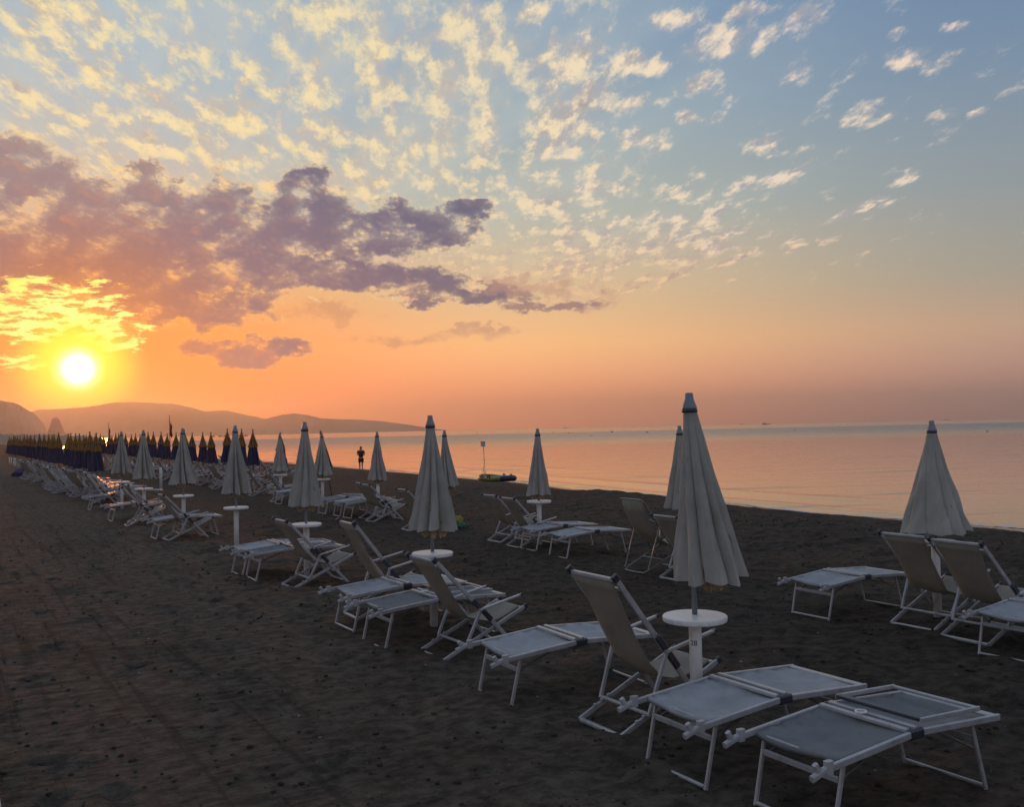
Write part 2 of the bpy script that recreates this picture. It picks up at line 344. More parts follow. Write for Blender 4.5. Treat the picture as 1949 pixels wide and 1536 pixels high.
# ---------------------------------------------------------------- setting: sand
def sand_material():
    m = bpy.data.materials.new('sand'); m.use_nodes = True; T = NT(m.node_tree); b = T.n['Principled BSDF']
    g = T.n.new('ShaderNodeNewGeometry'); P = E(T, g.outputs['Position'])
    mp = T.n.new('ShaderNodeMapping'); mp.vector_type = 'TEXTURE'; mp.inputs['Rotation'].default_value = (0, 0, RZ); T.put(mp.inputs[0], P)
    st = E(T, mp.outputs[0]); s, t, z = T.sep(st)
    fine = T.noise(st, 55., 5, .7); mid = T.noise(st, 7., 6, .62); big = T.noise(st, .55, 4, .55)
    clod = T.noise(T.xyz(s*1.0, t*2.4, 0.), 4.4, 7, .70)
    rows_ = T.noise(T.xyz(s*8., t*.22, 3.), 1., 3, .6); tread_ = T.noise(T.xyz(s*1.6, t*11., 5.), 1., 4, .62)
    path_ = T.smooth(s+(big-.5)*1.2, 3.2, 2.2)
    dry = T.mix(T.smooth(mid, .34, .66), (.056, .045, .034, 1), (.140, .115, .089, 1))
    damp = T.mix(T.smooth(mid, .36, .64), (.015, .0115, .0075, 1), (.050, .039, .027, 1))
    wet = T.smooth(s+(big-.5)*2.6, 2.8, 6.4)
    c = T.mix(wet*.75+.0, dry, damp)
    c = T.mix(T.smooth(big, .45, .7)*.5, c, damp)
    c = T.mix(path_*T.smooth(tread_, .50, .66)*.50, c, (.026, .021, .017, 1)); c = T.mix(path_*T.smooth(rows_, .54, .66)*.65, c, (.030, .024, .019, 1)); c = T.mix(path_*T.smooth(rows_, .46, .34)*.35, c, (.105, .084, .063, 1))
    c = T.mix(T.smooth(clod, .53, .66)*.80, c, (.016, .013, .010, 1))
    c = T.mix(T.smooth(fine, .62, .78)*.30, c, (.11, .09, .07, 1))
    c = T.mix(T.smooth(T.noise(st, 24., 2, .5), .735, .77)*.8, c, (.24, .21, .18, 1))       # shell bits
    soak = T.smooth(z, -.42, -.66)
    c = T.mix(soak, c, (.022, .018, .014, 1))
    T.put(b.inputs['Base Color'], c); T.put(b.inputs['Roughness'], T.smooth(soak, 0., 1., .95, .12))
    b.inputs['Specular IOR Level'].default_value = .25
    bn = T.n.new('ShaderNodeBump'); bn.inputs['Strength'].default_value = 1.0; bn.inputs['Distance'].default_value = .045
    T.put(bn.inputs['Height'], (clod*1.3+mid*1.3+fine*.5+path_*(tread_*1.6+rows_*1.4))*(1.0-soak)); T.l.new(bn.outputs[0], b.inputs['Normal'])
    return m
def axis(*segs):
    out = [segs[0][0]]
    for a, b, d in segs: out += list(np.linspace(a, b, max(1, int(round((b-a)/d)))+1)[1:])
    return np.array(out)
SEA = -.70
S = axis((-500, -60, 40), (-60, -12, 4), (-12, -4, .4), (-4, 10, .055), (10, 18, .16), (18, 32, .28), (32, 60, 7))
Tt = axis((-60, 0, 6), (0, 3, .3), (3, 15, .05), (15, 30, .10), (30, 60, .3), (60, 140, 1.2), (140, 400, 13), (400, 2400, 100))
SS, TT = np.meshgrid(S, Tt, indexing='ij')
shore = np.interp(TT, [0, 14, 30, 43, 68, 90, 2400], [22.6, 22.8, 24.0, 25.7, 27.3, 27.6, 27.6])+.35*np.sin(TT*.5)*np.exp(-((TT-20)/25)**2)
crest = np.interp(TT, [-60, 14, 18, 21, 24, 27, 31, 38, 60, 2400], [15.6, 15.6, 16.2, 17.0, 17.3, 16.6, 16.0, 17.4, 18.4, 18.6])
berm = np.where(SS < crest, .17*np.exp(-((SS-crest)/3.2)**2), .17)
k = np.clip((SS-crest)/(shore-crest), 0, 1.6)
slope = np.where(k > 0, -(SEA*-1+.17)*(k**.85), 0.)
Z = berm+slope+np.where(SS < crest, 0, 0)
Z = np.where(SS > shore, SEA-(SS-shore)*.12, Z)
near = np.exp(-((np.maximum(TT-12, 0))/30)**2)*(np.abs(SS) < 30)
lump = (fbm(SS*2.1, TT*2.1, 4, 3)-.47)*.10*np.clip((SS-2.6)/1.2, .12, 1)+(fbm(SS*6.3, TT*6.3, 3, 9)-.44)*.035*np.clip((SS-1.8)/1.2, .25, 1)
ph = TT/.15+(fbm(SS*1.3, TT*.6, 4, 21)-.5)*9+SS*.5
band = np.clip(1-np.abs(SS-.2)/.55, 0, 1)**.5+np.clip(1-np.abs(SS-1.9)/.5, 0, 1)**.5+.28*np.clip((2.9-SS)/.4, 0, 1)
tread = (np.abs(np.sin(ph*math.pi))**1.6-.5)*.017*np.clip(band, 0, 1)*np.clip((fbm(SS*2.6, TT*2.0, 3, 33)-.38)*6, 0, 1)
steps = np.zeros_like(Z)
for i in range(320):                                     # footprints
    fs, ft = RNG.uniform(-.5, 15), RNG.uniform(3, 34); an = RNG.uniform(0, math.pi)
    i0, i1 = np.searchsorted(S, [fs-.5, fs+.5]); j0, j1 = np.searchsorted(Tt, [ft-.5, ft+.5])
    ds, dt = SS[i0:i1, j0:j1]-fs, TT[i0:i1, j0:j1]-ft
    a = ds*math.cos(an)+dt*math.sin(an); b = -ds*math.sin(an)+dt*math.cos(an); rr = np.sqrt((a/.14)**2+(b/.07)**2)
    steps[i0:i1, j0:j1] += -.04*np.exp(-rr**2)+.018*np.exp(-(rr-1.5)**2*4)
dry = SS < shore-1.5
Z = Z+np.where(dry, (lump+tread+steps)*near, 0)
Z = Z+np.where(dry & (SS > 3), (fbm(SS*.5, TT*.5, 3, 50)-.45)*.05, 0)
sand = tag(grid_obj('sand', S, Tt, Z, sand_material()), kind='structure')
def scatter(name, n, rmin, rmax, color, s0, s1, t0, t1, seed, squash):
    """loose clods or shell bits lying on the sand: too many to count, one object"""
    rg = np.random.default_rng(seed); ss = rg.uniform(s0, s1, n); tt = t0+(t1-t0)*rg.random(n)**1.5
    i = np.clip(np.searchsorted(S, ss), 1, len(S)-1); j = np.clip(np.searchsorted(Tt, tt), 1, len(Tt)-1); zz = Z[i, j]
    bm = bmesh.new(); bmesh.ops.create_icosphere(bm, subdivisions=1, radius=1); bv = np.array([v.co[:] for v in bm.verts]); bf = np.array([[v.index for v in f.verts] for f in bm.faces]); bm.free()
    r = rmin+(rmax-rmin)*rg.random(n)**3; an = rg.uniform(0, 6.28, n)
    V = bv[None]*(1+rg.uniform(-.35, .35, (n, len(bv), 1)))*np.stack([r*rg.uniform(.8, 1.5, n), r, r*squash], -1)[:, None]
    x = V[..., 0]*np.cos(an)[:, None]-V[..., 1]*np.sin(an)[:, None]; y = V[..., 0]*np.sin(an)[:, None]+V[..., 1]*np.cos(an)[:, None]
    px = (ss*NX-tt*NY)[:, None]+x; py = (ss*NY+tt*NX)[:, None]+y; pz = (zz+r*squash*.35)[:, None]+V[..., 2]
    co = np.stack([px, py, pz], -1).reshape(-1, 3); q = (bf[None]+(np.arange(n)*len(bv))[:, None, None]).reshape(-1, 3)
    me = bpy.data.meshes.new(name); me.vertices.add(len(co)); me.vertices.foreach_set('co', co.ravel()); me.loops.add(q.size); me.loops.foreach_set('vertex_index', q.ravel())
    me.polygons.add(len(q)); me.polygons.foreach_set('loop_start', np.arange(0, q.size, 3)); me.update(calc_edges=True)
    m = mat(name+'_look', color, .95, 0, .3, 30., spec=.15); me.materials.append(m)
    o = bpy.data.objects.new(name, me); COL.objects.link(o); return tag(o, kind='stuff')
scatter('sand_clods', 9000, .005, .024, (.046, .036, .026), -1.2, 15, 2.5, 26, 5, .6)
scatter('shell_bits', 420, .004, .012, (.34, .31, .27), -1.2, 15, 2.5, 22, 6, .4)

# ---------------------------------------------------------------- sea
def sea_material():
    m = bpy.data.materials.new('sea'); m.use_nodes = True; T = NT(m.node_tree); b = T.n['Principled BSDF']
    g = T.n.new('ShaderNodeNewGeometry'); P = E(T, g.outputs['Position'])
    mp = T.n.new('ShaderNodeMapping'); mp.vector_type = 'TEXTURE'; mp.inputs['Rotation'].default_value = (0, 0, R(12)); T.put(mp.inputs[0], P)
    q = E(T, mp.outputs[0]); x, y, z = T.sep(q)
    b.inputs['Base Color'].default_value = (.018, .045, .052, 1); b.inputs['IOR'].default_value = 1.9
    lane = T.noise(T.xyz(x*.004, y*.02, 0.), 1., 4, .6); lane2 = T.noise(T.xyz(x*.05, y*.35, 4.), 1., 4, .6)
    gz = T.m('DIVIDE', 5180., T.m('MAXIMUM', y+(lane-.5)*T.m('MAXIMUM', y, 0.)*.25, 1.)); ruff = T.smooth(gz, 52., 12.)*T.smooth(gz, 8.6, 10.4)
    T.put(b.inputs['Roughness'], T.m('MAXIMUM', ruff*.29, T.smooth(gz, 10., 8.)*.12+.035)+T.smooth(lane2, .56, .66)*.16*T.smooth(y, 400., 150.))
    rip = T.noise(T.xyz(x*.5, y*1.4, 0.), 2.2, 4, .55); swell = T.noise(T.xyz(x*.06, y*.35, 7.), 1.3, 3, .5)
    bn = T.n.new('ShaderNodeBump'); bn.inputs['Distance'].default_value = .05; T.put(bn.inputs['Strength'], T.smooth(y, 240., 50., 0., .27))
    T.put(bn.inputs['Height'], rip*.5+swell*1.6); T.l.new(bn.outputs[0], b.inputs['Normal'])
    return m
S2 = axis((18, 45, .3), (45, 80, 1.5), (80, 300, 20), (300, 6600, 630)); T2 = axis((-6600, -60, 327), (-60, 0, 6), (0, 100, .7), (100, 200, 5), (200, 6600, 320))
SS, TT = np.meshgrid(S2, T2, indexing='ij')
sh2 = np.interp(TT, [0, 14, 30, 43, 68, 90, 2400], [22.6, 22.8, 24.0, 25.7, 27.3, 27.6, 27.6]); off = SS-sh2
amp = np.clip((fbm(TT*.08+3, off*.1, 3, 5)-.36)*5, 0, 1)
wv = .06*np.exp(-((off-1.3-.5*np.sin(TT*.13))/.45)**2)*amp+.05*np.exp(-((off-4.5-.8*np.sin(TT*.09+1))/.8)**2)*np.clip((fbm(TT*.06+9, off*.1, 3, 6)-.40)*5, 0, 1)
wv = wv+.035*np.exp(-((off-9-np.sin(TT*.07+2))/1.2)**2)*np.clip((fbm(TT*.05+19, off*.1, 3, 8)-.40)*5, 0, 1)
wv = np.where((np.abs(TT) < 120) & (SS < 60), wv, 0)
water = tag(grid_obj('water', S2, T2, SEA+wv, sea_material()), kind='structure')
# thin surf line along the water's edge
fm = bpy.data.materials.new('foam'); fm.use_nodes = True; _T = NT(fm.node_tree); _b = _T.n['Principled BSDF']
_b.inputs['Base Color'].default_value = (.62, .62, .62, 1); _b.inputs['Roughness'].default_value = .6
bm = bmesh.new(); tt = np.arange(2, 130, .35); prev = None
for t in tt:
    s0 = float(np.interp(t, [0, 14, 30, 43, 68, 90, 2400], [22.6, 22.8, 24.0, 25.7, 27.3, 27.6, 27.6]))
    w = max(.0, (float(fbm(np.array([t*.21]), np.array([2.2]), 3, 77)[0])-.40)*2.4); c = s0+.35*math.sin(t*.5)*math.exp(-((t-20)/25)**2)+.25+.25*math.sin(t*.21)+.3*float(vnoise(np.array([t*.8]), np.array([.3]), 5)[0])
    cur = [bm.verts.new(ST(c-w*.5-.02, t, SEA+.02)), bm.verts.new(ST(c, t, SEA+.035)), bm.verts.new(ST(c+w*.5+.02, t, SEA+.018))]
    if prev:
        for i in (0, 1): bm.faces.new((prev[i], prev[i+1], cur[i+1], cur[i]))
    prev = cur
tag(mesh_obj('surf_foam', bm, fm, smooth=True), kind='structure')

# ---------------------------------------------------------------- far land
def ridge(name, pts, dist, depth, z0=SEA, seed=1, m='foliage_far', rough=.05, n=160):
    """terrain ridge whose skyline runs through (pixel x, pixel y) directions at its own distance"""
    azs, els = zip(*[px2ae(*p) for p in pts]); a = np.linspace(azs[0], azs[-1], n)
    h = CAM_H+np.tan(np.radians(np.interp(a, azs, els)))*dist
    bm = bmesh.new(); rows = []; prof = [(-1, 0), (-.7, .22), (-.4, .55), (-.15, .86), (0, 1), (.3, .8), (1, 0)]
    for j, (o, f) in enumerate(prof):
        row = []
        for i in range(n):
            nz = float(fbm(np.array([i*.16+seed*9]), np.array([j*.8+seed]), 4, seed)[0])-.47
            nf = float(fbm(np.array([i*.6+seed*5]), np.array([j*1.3]), 3, seed+3)[0])-.44
            r = dist+depth*(o+nz*.5*(j not in (0, 6))); hh = z0-1+(h[i]-z0+1)*(f+(nz*rough*3 if 0 < j < 4 else 0))+(nf*rough*(h.max()-z0)*(.9 if f > .5 else 0))
            if f == 0: hh = z0-1
            row.append(bm.verts.new((r*math.sin(R(a[i])), r*math.cos(R(a[i])), hh)))
        rows.append(row)
    for r0, r1 in zip(rows, rows[1:]):
        for i in range(n-1): bm.faces.new((r0[i], r0[i+1], r1[i+1], r1[i]))
    return tag(mesh_obj(name, bm, m, smooth=True), kind='structure')
ridge('headland', [(-260, 742), (-120, 745), (-40, 757), (0, 762), (22, 766), (36, 771), (52, 780), (66, 787), (78, 800), (84, 808), (90, 830)], 2400, 260, seed=2, rough=.03)
rk = ridge('rock_stack', [(88, 826), (95, 812), (98, 799), (103, 795), (110, 795), (114, 800), (117, 810), (123, 822), (128, 830)], 2250, 28, seed=4, rough=.03, n=60)
del rk['kind']; tag(rk, 'tall hazy sea stack standing beside the dark headland', 'rock')
ridge('hills', [(20, 800), (70, 780), (130, 778), (180, 773), (215, 766), (250, 764), (290, 766), (330, 768), (370, 777), (392, 783), (430, 781), (470, 790), (520, 800), (560, 806), (620, 815), (700, 822), (760, 826)], 5300, 500, seed=6, rough=.02)
ridge('hills', [(440, 824), (480, 806), (515, 795), (535, 790), (560, 787), (585, 790), (610, 796), (650, 798), (690, 799), (720, 801), (760, 806), (800, 812), (860, 820)], 4600, 300, seed=8, rough=.02)
ridge('coast', [(130, 826), (180, 823), (230, 822), (280, 824), (320, 822.5), (350, 825), (390, 828), (420, 830)], 3600, 100, seed=9, rough=.1)
ridge('coast', [(-300, 826), (-60, 828), (0, 826), (60, 828), (110, 828), (170, 829.5), (188, 832), (200, 838)], 430, 40, seed=12, rough=.3)

# ---------------------------------------------------------------- deck chair (seen from its back; local x runs towards the sea)
def make_chair(top):
    r = empty('deck_chair'); tag(r, 'deck chair', 'deck chair')
    B0, B1 = Vector(top), Vector((.80, 0, .0)); S0, S1 = Vector((0, 0, .015)), Vector((.88, 0, .41)); L = B1-B0
    hx = .37; hz = B0.z*(B1.x-hx)/(B1.x-B0.x); dn = L.normalized(); nb = Vector((dn.z, 0, -dn.x))      # nb points inland and down
    def on(f, off=0.): return B0+L*f+nb*off
    bm = bmesh.new()
    for y in (-.275, .275): beam(bm, B0+Vector((0, y, 0)), B1+Vector((0, y, 0)), .020, .038)
    p = on(.012); beam(bm, p+Vector((0, -.265, 0)), p+Vector((0, .265, 0)), .03, .03)
    p = on(.075); beam(bm, p+Vector((0, -.262, 0)), p+Vector((0, .262, 0)), .022, .022)
    p = on(.95); beam(bm, p+Vector((0, -.262, 0)), p+Vector((0, .262, 0)), .022, .022)
    bf = mesh_obj('back_frame', bm, 'white_alloy', r)
    for y in (-.275, .275):
        bm = bmesh.new(); beam(bm, on(.014)+Vector((0, y, 0)), on(-.022)+Vector((0, y, 0)), .032, .050); mesh_obj('end_cap', bm, 'dark_plastic', bf)
    bm = bmesh.new()
    for y in (-.245, .245): beam(bm, S0+Vector((0, y, 0)), S1+Vector((0, y, 0)), .020, .036)
    beam(bm, (.01, -.235, .014), (.01, .235, .014), .034, .028); beam(bm, (.84, -.235, .398), (.84, .235, .398), .028, .028)
    for x in (.12, .18, .24):
        for y in (-.245, .245): beam(bm, (x, y-.012, .015+x*.449+.028), (x+.02, y-.012, .015+x*.449+.034), .024, .02)
    sf = mesh_obj('seat_frame', bm, 'white_alloy', r)
    for y in (-.245, .245):
        bm = bmesh.new(); beam(bm, S1+Vector((-.01, y, -.004)), S1+Vector((.022, y, .010)), .028, .044); mesh_obj('end_cap', bm, 'dark_plastic', sf)
    bm = bmesh.new()
    for y in (-.303, .303): beam(bm, (hx, y, hz), (.215, y*.93, .13), .020, .030, (1, 0, 0))
    beam(bm, (.215, -.275, .14), (.215, .275, .14), .028, .020); mesh_obj('prop_frame', bm, 'white_alloy', r)
    for y in (-.325, .325):
        bm = bmesh.new(); beam(bm, (.34, y, hz-.005), (.78, y, hz+.088), .034, .020); a = mesh_obj('armrest', bm, 'white_alloy', r)
        bm = bmesh.new(); beam(bm, (.775, y, hz+.087), (.795, y, hz+.091), .038, .026); mesh_obj('end_cap', bm, 'dark_plastic', a)
    fh = (hx-B0.x)/L.x
    for y in (-.297, .297):
        bm = bmesh.new(); beam(bm, on(fh-.09)+Vector((0, y, 0)), on(fh+.12)+Vector((0, y, 0)), .024, .050, ch=.3); mesh_obj('hinge', bm, 'dark_plastic', r)
    prof = [(on(f, o).x, on(f, o).z) for f, o in ((.02, .012), (.08, .022), (.19, .05), (.31, .082), (.42, .106), (.51, .120))]
    zl = min(.345, prof[-1][1]-.05)
    prof += [(.40, zl+.01), (.50, zl-.012), (.60, zl-.002), (.70, .355), (.78, .385), (.84, .415), (.862, .40), (.85, .375)]
    rows = []
    for i, (x, z) in enumerate(prof):
        w = .205 if i > 1 else .225
        rows.append([(x, -w+2*w*j/8, z-.016*(1-((j-4)/4)**2)*(1 if 1 < i < 10 else .0)+.004*math.sin(j*1.9+i*1.3)*(1 < i < 11)) for j in range(9)])
    bm = bmesh.new(); cloth(bm, rows); mesh_obj('sling', bm, 'sling_fabric', r, True)
    return r
def make_tube_chair():
    r = empty('deck_chair'); tag(r, 'tube chair', 'deck chair')
    def arc(y0, x, z): return [(x+.02, y0, z-.03), (x, y0*.93, z), (x, 0, z+.004), (x, -y0*.93, z), (x+.02, -y0, z-.03)]
    bm = bmesh.new(); tube(bm, [(.72, .27, .02), (.30, .27, .62)]+arc(.27, -.02, 1.05)+[(.30, -.27, .62), (.72, -.27, .02)], .012)
    tube(bm, [(.72, -.27, .03), (.72, .27, .03)], .012); mesh_obj('back_frame', bm, 'tube_grey', r)
    bm = bmesh.new(); tube(bm, [(.88, .25, .42), (.10, .25, .06), (.02, .22, .02), (0, 0, .016), (.02, -.22, .02), (.10, -.25, .06), (.88, -.25, .42)], .012)
    tube(bm, [(.88, -.25, .42), (.88, .25, .42)], .012); tube(bm, [(.36, -.25, .18), (.36, .25, .18)], .010); mesh_obj('seat_frame', bm, 'tube_grey', r)
    for y in (-.30, .30):
        bm = bmesh.new(); tube(bm, [(.26, y*.92, .66), (.32, y, .72), (.52, y, .70), (.66, y, .64), (.72, y*.96, .54), (.66, y*.86, .33)], .012); mesh_obj('armrest', bm, 'tube_grey', r)
    bm = bmesh.new(); tube(bm, [(.26, .285, .66), (.05, .275, .05)], .010); tube(bm, [(.26, -.285, .66), (.05, -.275, .05)], .010); mesh_obj('prop_frame', bm, 'tube_grey', r)
    prof = [(-.025, 1.06), (.06, .86), (.15, .69), (.24, .56), (.34, .46), (.45, .395), (.57, .375), (.70, .39), (.82, .425), (.89, .43)]
    bm = bmesh.new(); cloth(bm, [[(x, -.25+.5*j/6, z-.012*(1-((j-3)/3)**2)) for j in range(7)] for x, z in prof]); mesh_obj('sling', bm, 'sling_fabric', r, True)
    return r

# ---------------------------------------------------------------- sun bed (local x runs towards the sea, origin between the inland feet)
def make_bed(folded):
    r = empty('sun_bed'); tag(r, 'sun bed', 'sun bed')
    J, E0, E1 = (.58, .438), (-.14, .372), (1.30, .402)
    def zr(x): return E0[1]+(J[1]-E0[1])*(x-E0[0])/(J[0]-E0[0]) if x < J[0] else J[1]+(E1[1]-J[1])*(x-J[0])/(E1[0]-J[0])
    bm = bmesh.new()
    for y in (-.31, .31):
        beam(bm, (E0[0], y, E0[1]), (J[0]-.004, y, J[1]), .022, .038); beam(bm, (J[0]+.004, y, J[1]), (E1[0], y, E1[1]), .022, .038)
    beam(bm, (1.275, -.298, zr(1.275)), (1.275, .298, zr(1.275)), .05, .03)
    beam(bm, (.02, -.298, zr(.02)-.01), (.02, .298, zr(.02)-.01), .02, .02)
    f = mesh_obj('frame', bm, 'white_alloy', r)
    for y in (-.31, .31):
        bm = bmesh.new(); beam(bm, (J[0]-.05, y, J[1]-.006), (J[0]+.05, y, J[1]-.004), .03, .052, ch=.3); mesh_obj('hinge', bm, 'dark_plastic', f)
    bm = bmesh.new()
    for x in (.535, .605): beam(bm, (x, -.296, zr(x)+.018), (x, .296, zr(x)+.018), .032, .026)
    mesh_obj('crossbar', bm, 'white_alloy', r)
    for y in (-.31, .31):
        bm = bmesh.new(); x0 = E0[0]
        beam(bm, (x0-.07, y, zr(x0)-.025), (x0+.03, y, zr(x0)+.006), .03, .034); beam(bm, (x0-.015, y, zr(x0)-.01), (x0-.045, y, zr(x0)+.045), .026, .03)
        beam(bm, (x0+.05, y, zr(x0)+.045), (x0+.05, y, zr(x0)-.02), .034, .05); mesh_obj('bracket', bm, 'clamp_grey', r)
    def sheet(x0, x1, sag, roll, seed):
        rows = []; n = 12
        for i in range(n+1):
            x = x0+(x1-x0)*i/n; row = []
            for j in range(11):
                v = (j-5)/5; e = (1-v*v)*math.sin(math.pi*i/n)**.6
                wr = .015*math.sin(9*v+seed+5*i/n)*(i/n)*(1-i/n)*2+.006*math.sin(23*i/n+3*v+seed)
                row.append((x, v*.296, zr(x)+.007-sag*e+wr))
            rows.append(row)
        if roll:                                  # the near hem rolls over the bar and hangs a little
            z = zr(x0); hd = [(x0-.012, .006), (x0-.026, -.004), (x0-.030, -.018), (x0-.020, -.032), (x0+.010, -.040), (x0+.050, -.036)]
            rows = [[(a, (j-5)/5*.286, z+b+.012*math.sin(j*.55+seed)) for j in range(11)] for a, b in hd[::-1]]+rows
        return rows
    bm = bmesh.new(); cloth(bm, sheet(.03, .52, .045, True, 1.0 if folded else 2.2)); mesh_obj('head_panel', bm, 'bed_fabric_grey' if folded else 'bed_fabric', r, True)
    bm = bmesh.new(); cloth(bm, sheet(.625, 1.24, .034, False, 3.0)); mesh_obj('seat_panel', bm, 'bed_fabric_grey' if folded else 'bed_fabric', r, True)
    if folded:                                    # small sun shade folded flat over the bed
        bm = bmesh.new()
        for y in (-.285, .285): beam(bm, (.65, y, zr(.65)+.052), (1.16, y, zr(1.16)+.060), .018, .026)
        beam(bm, (1.15, -.275, zr(1.15)+.06), (1.15, .275, zr(1.15)+.06), .026, .018)
        sh_ = mesh_obj('shade_frame', bm, 'white_alloy', r)
        bm = bmesh.new(); beam(bm, (.665, -.28, zr(.66)+.055), (.665, .28, zr(.66)+.055), .05, .02); mesh_obj('shade_roll', bm, 'dark_plastic', sh_)
        bm = bmesh.new(); tube(bm, [(.545+.03*math.cos(a), .03*math.sin(a)+.02, zr(.55)+.045) for a in np.linspace(0, 2*math.pi, 14)[:-1]], .005, 6, True); mesh_obj('ring', bm, 'white_plastic', r)
    for x0, x1 in ((.06, -.03), (1.10, 1.22)):
        bm = bmesh.new()
        for y in (-.275, .275): beam(bm, (x0, y, zr(x0)-.018), (x1, y*.985, .0), .018, .026, (1, 0, 0))
        beam(bm, (x1, -.262, .016), (x1, .262, .014), .022, .018)
        xm = x0+(x1-x0)*.26; beam(bm, (xm, -.262, zr(x0)*.72), (xm, .262, zr(x0)*.72), .034, .018, (1, 0, 0)); mesh_obj('leg_frame', bm, 'white_alloy', r)
    for y in (-.25, .25):
        for a, b in (((.045, y, .27), (.40, y, zr(.40)-.02)), ((1.14, y, .24), (.80, y, zr(.80)-.02))):
            bm = bmesh.new(); beam(bm, a, b, .014, .014); mesh_obj('brace', bm, 'tube_grey', r)
    return r

# ---------------------------------------------------------------- closed parasols
def canopy_bm(zt, zb, rt_, rb, seed, lean=(0, 0), fold=.52, curve=1.15, ribs=8, hem=.03):
    rg = random.Random(seed); nT, nZ = 144, 30
    amp = [rg.uniform(.45, 1.35) for _ in range(ribs)]; sh = [rg.uniform(-.42, .42) for _ in range(ribs)]; low = [rg.uniform(-.8, 1.) for _ in range(ribs)]; ph = rg.uniform(0, 6.28); tw = rg.uniform(-.5, .5)
    bm = bmesh.new(); rings = []
    for i in range(nZ+1):
        u = i/nZ; ring = []
        for k in range(nT):
            th = 2*math.pi*k/nT; q = ((th+ph+tw*u)/(2*math.pi)*ribs) % ribs; p = int(q); fr = q-p
            m_ = .5+sh[p]*u*.8; w = fr/m_ if fr < m_ else (1-fr)/(1-m_)            # 0 on a rib, 1 on the fold of the panel
            Rz = rt_+(rb-rt_)*u**curve
            f = fold*min(1, u*2.2+.10)*amp[p]
            r = Rz*(1.0-min(.8, f)*(1-w**.75))*(1+.030*math.sin(th*17+u*9+seed)*u+.025*math.sin(th*5+u*14+seed*2))
            z = zt+(zb-zt)*u+hem*u**6*(low[p]*.6-.5*w+.3)
            ring.append(bm.verts.new((r*math.cos(th)+lean[0]*u, r*math.sin(th)+lean[1]*u, z)))
        rings.append(ring)
    for a, b in zip(rings, rings[1:]):
        for k in range(nT): bm.faces.new((a[k], b[k], b[(k+1) % nT], a[(k+1) % nT]))
    bm.faces.new(rings[0])
    return bm
def valance_bm(zb, r0, seed, lean):
    rg = random.Random(seed+50); bm = bmesh.new(); n = 96; rows = [[], [], []]
    drop = [rg.uniform(.02, .10)*(1 if rg.random() > .25 else .3) for _ in range(n)]
    for k in range(n):
        th = 2*math.pi*k/n; r = r0*(1+.16*math.sin(th*8+seed)+.07*math.sin(th*19))
        for j, z in enumerate((zb+.10, zb, zb-(drop[k]+drop[(k+1) % n]+drop[k-1])/3)):
            rr = r*(1.05, 1.0, .93)[j]; rows[j].append(bm.verts.new((rr*math.cos(th)+lean[0]*.9, rr*math.sin(th)+lean[1]*.9, z)))
    for a, b in zip(rows, rows[1:]):
        for k in range(n): bm.faces.new((a[k], b[k], b[(k+1) % n], a[(k+1) % n]))
    return bm
def make_parasol(seed, rb=.235, lean=(.02, 0), zb=1.04, zt=2.25, table=True, fold=.42, tail=True):
    r = empty('parasol'); tag(r, 'parasol', 'parasol')
    c = mesh_obj('canopy', canopy_bm(zt, zb, .042, rb, seed, lean, fold), 'canopy_cream', r)
    rs = random.Random(seed+9); us = .70; rr_ = .042+(rb-.042)*us**1.15; zs = zt+(zb-zt)*us; a0 = rs.uniform(-2.6, -1.2)
    bm = bmesh.new(); cloth(bm, [[((rr_*1.02+.004*math.sin(5*q))*math.cos(a0+q*.5)+lean[0]*us, (rr_*1.02+.004*math.sin(5*q))*math.sin(a0+q*.5)+lean[1]*us, zs-.03-.16*q-dz) for dz in (0, .022)] for q in np.linspace(0, 1, 9)], .003); mesh_obj('tie_strap', bm, 'valance_beige', c)
    if tail: mesh_obj('valance', valance_bm(zb+.0, rb*.44, seed, lean), 'valance_beige', c)
    bm = bmesh.new(); lathe(bm, [(.05, zt-.035), (.052, zt-.01), (.046, zt+.004), (.030, zt+.05), (.027, zt+.085), (.020, zt+.09)], 20); cp = mesh_obj('cap', bm, 'pole_steel', r, True)
    bm = bmesh.new(); lathe(bm, [(.053, zt-.045), (.055, zt-.038), (.055, zt-.03), (.053, zt-.026)], 20); mesh_obj('ring', bm, 'dark_plastic', cp, True)
    bm = bmesh.new(); lathe(bm, [(.019, .72), (.019, zt-.02)], 14); mesh_obj('pole', bm, 'pole_steel', r, True)
    bm = bmesh.new(); lathe(bm, [(.043, -.08), (.043, .715), (.040, .735), (.026, .742)], 20); po = mesh_obj('post', bm, 'white_plastic', r, True)
    bm = bmesh.new(); lathe(bm, [(.022, .742), (.030, .746), (.030, .80), (.022, .803)], 16); mesh_obj('collar', bm, 'white_plastic', po, True)
    if table:
        bm = bmesh.new(); lathe(bm, [(.031, .757), (.205, .757), (.217, .764), (.219, .778), (.219, .792), (.212, .799), (.200, .800), (.031, .797)], 48); mesh_obj('table_top', bm, 'white_plastic', r, False)
    return r
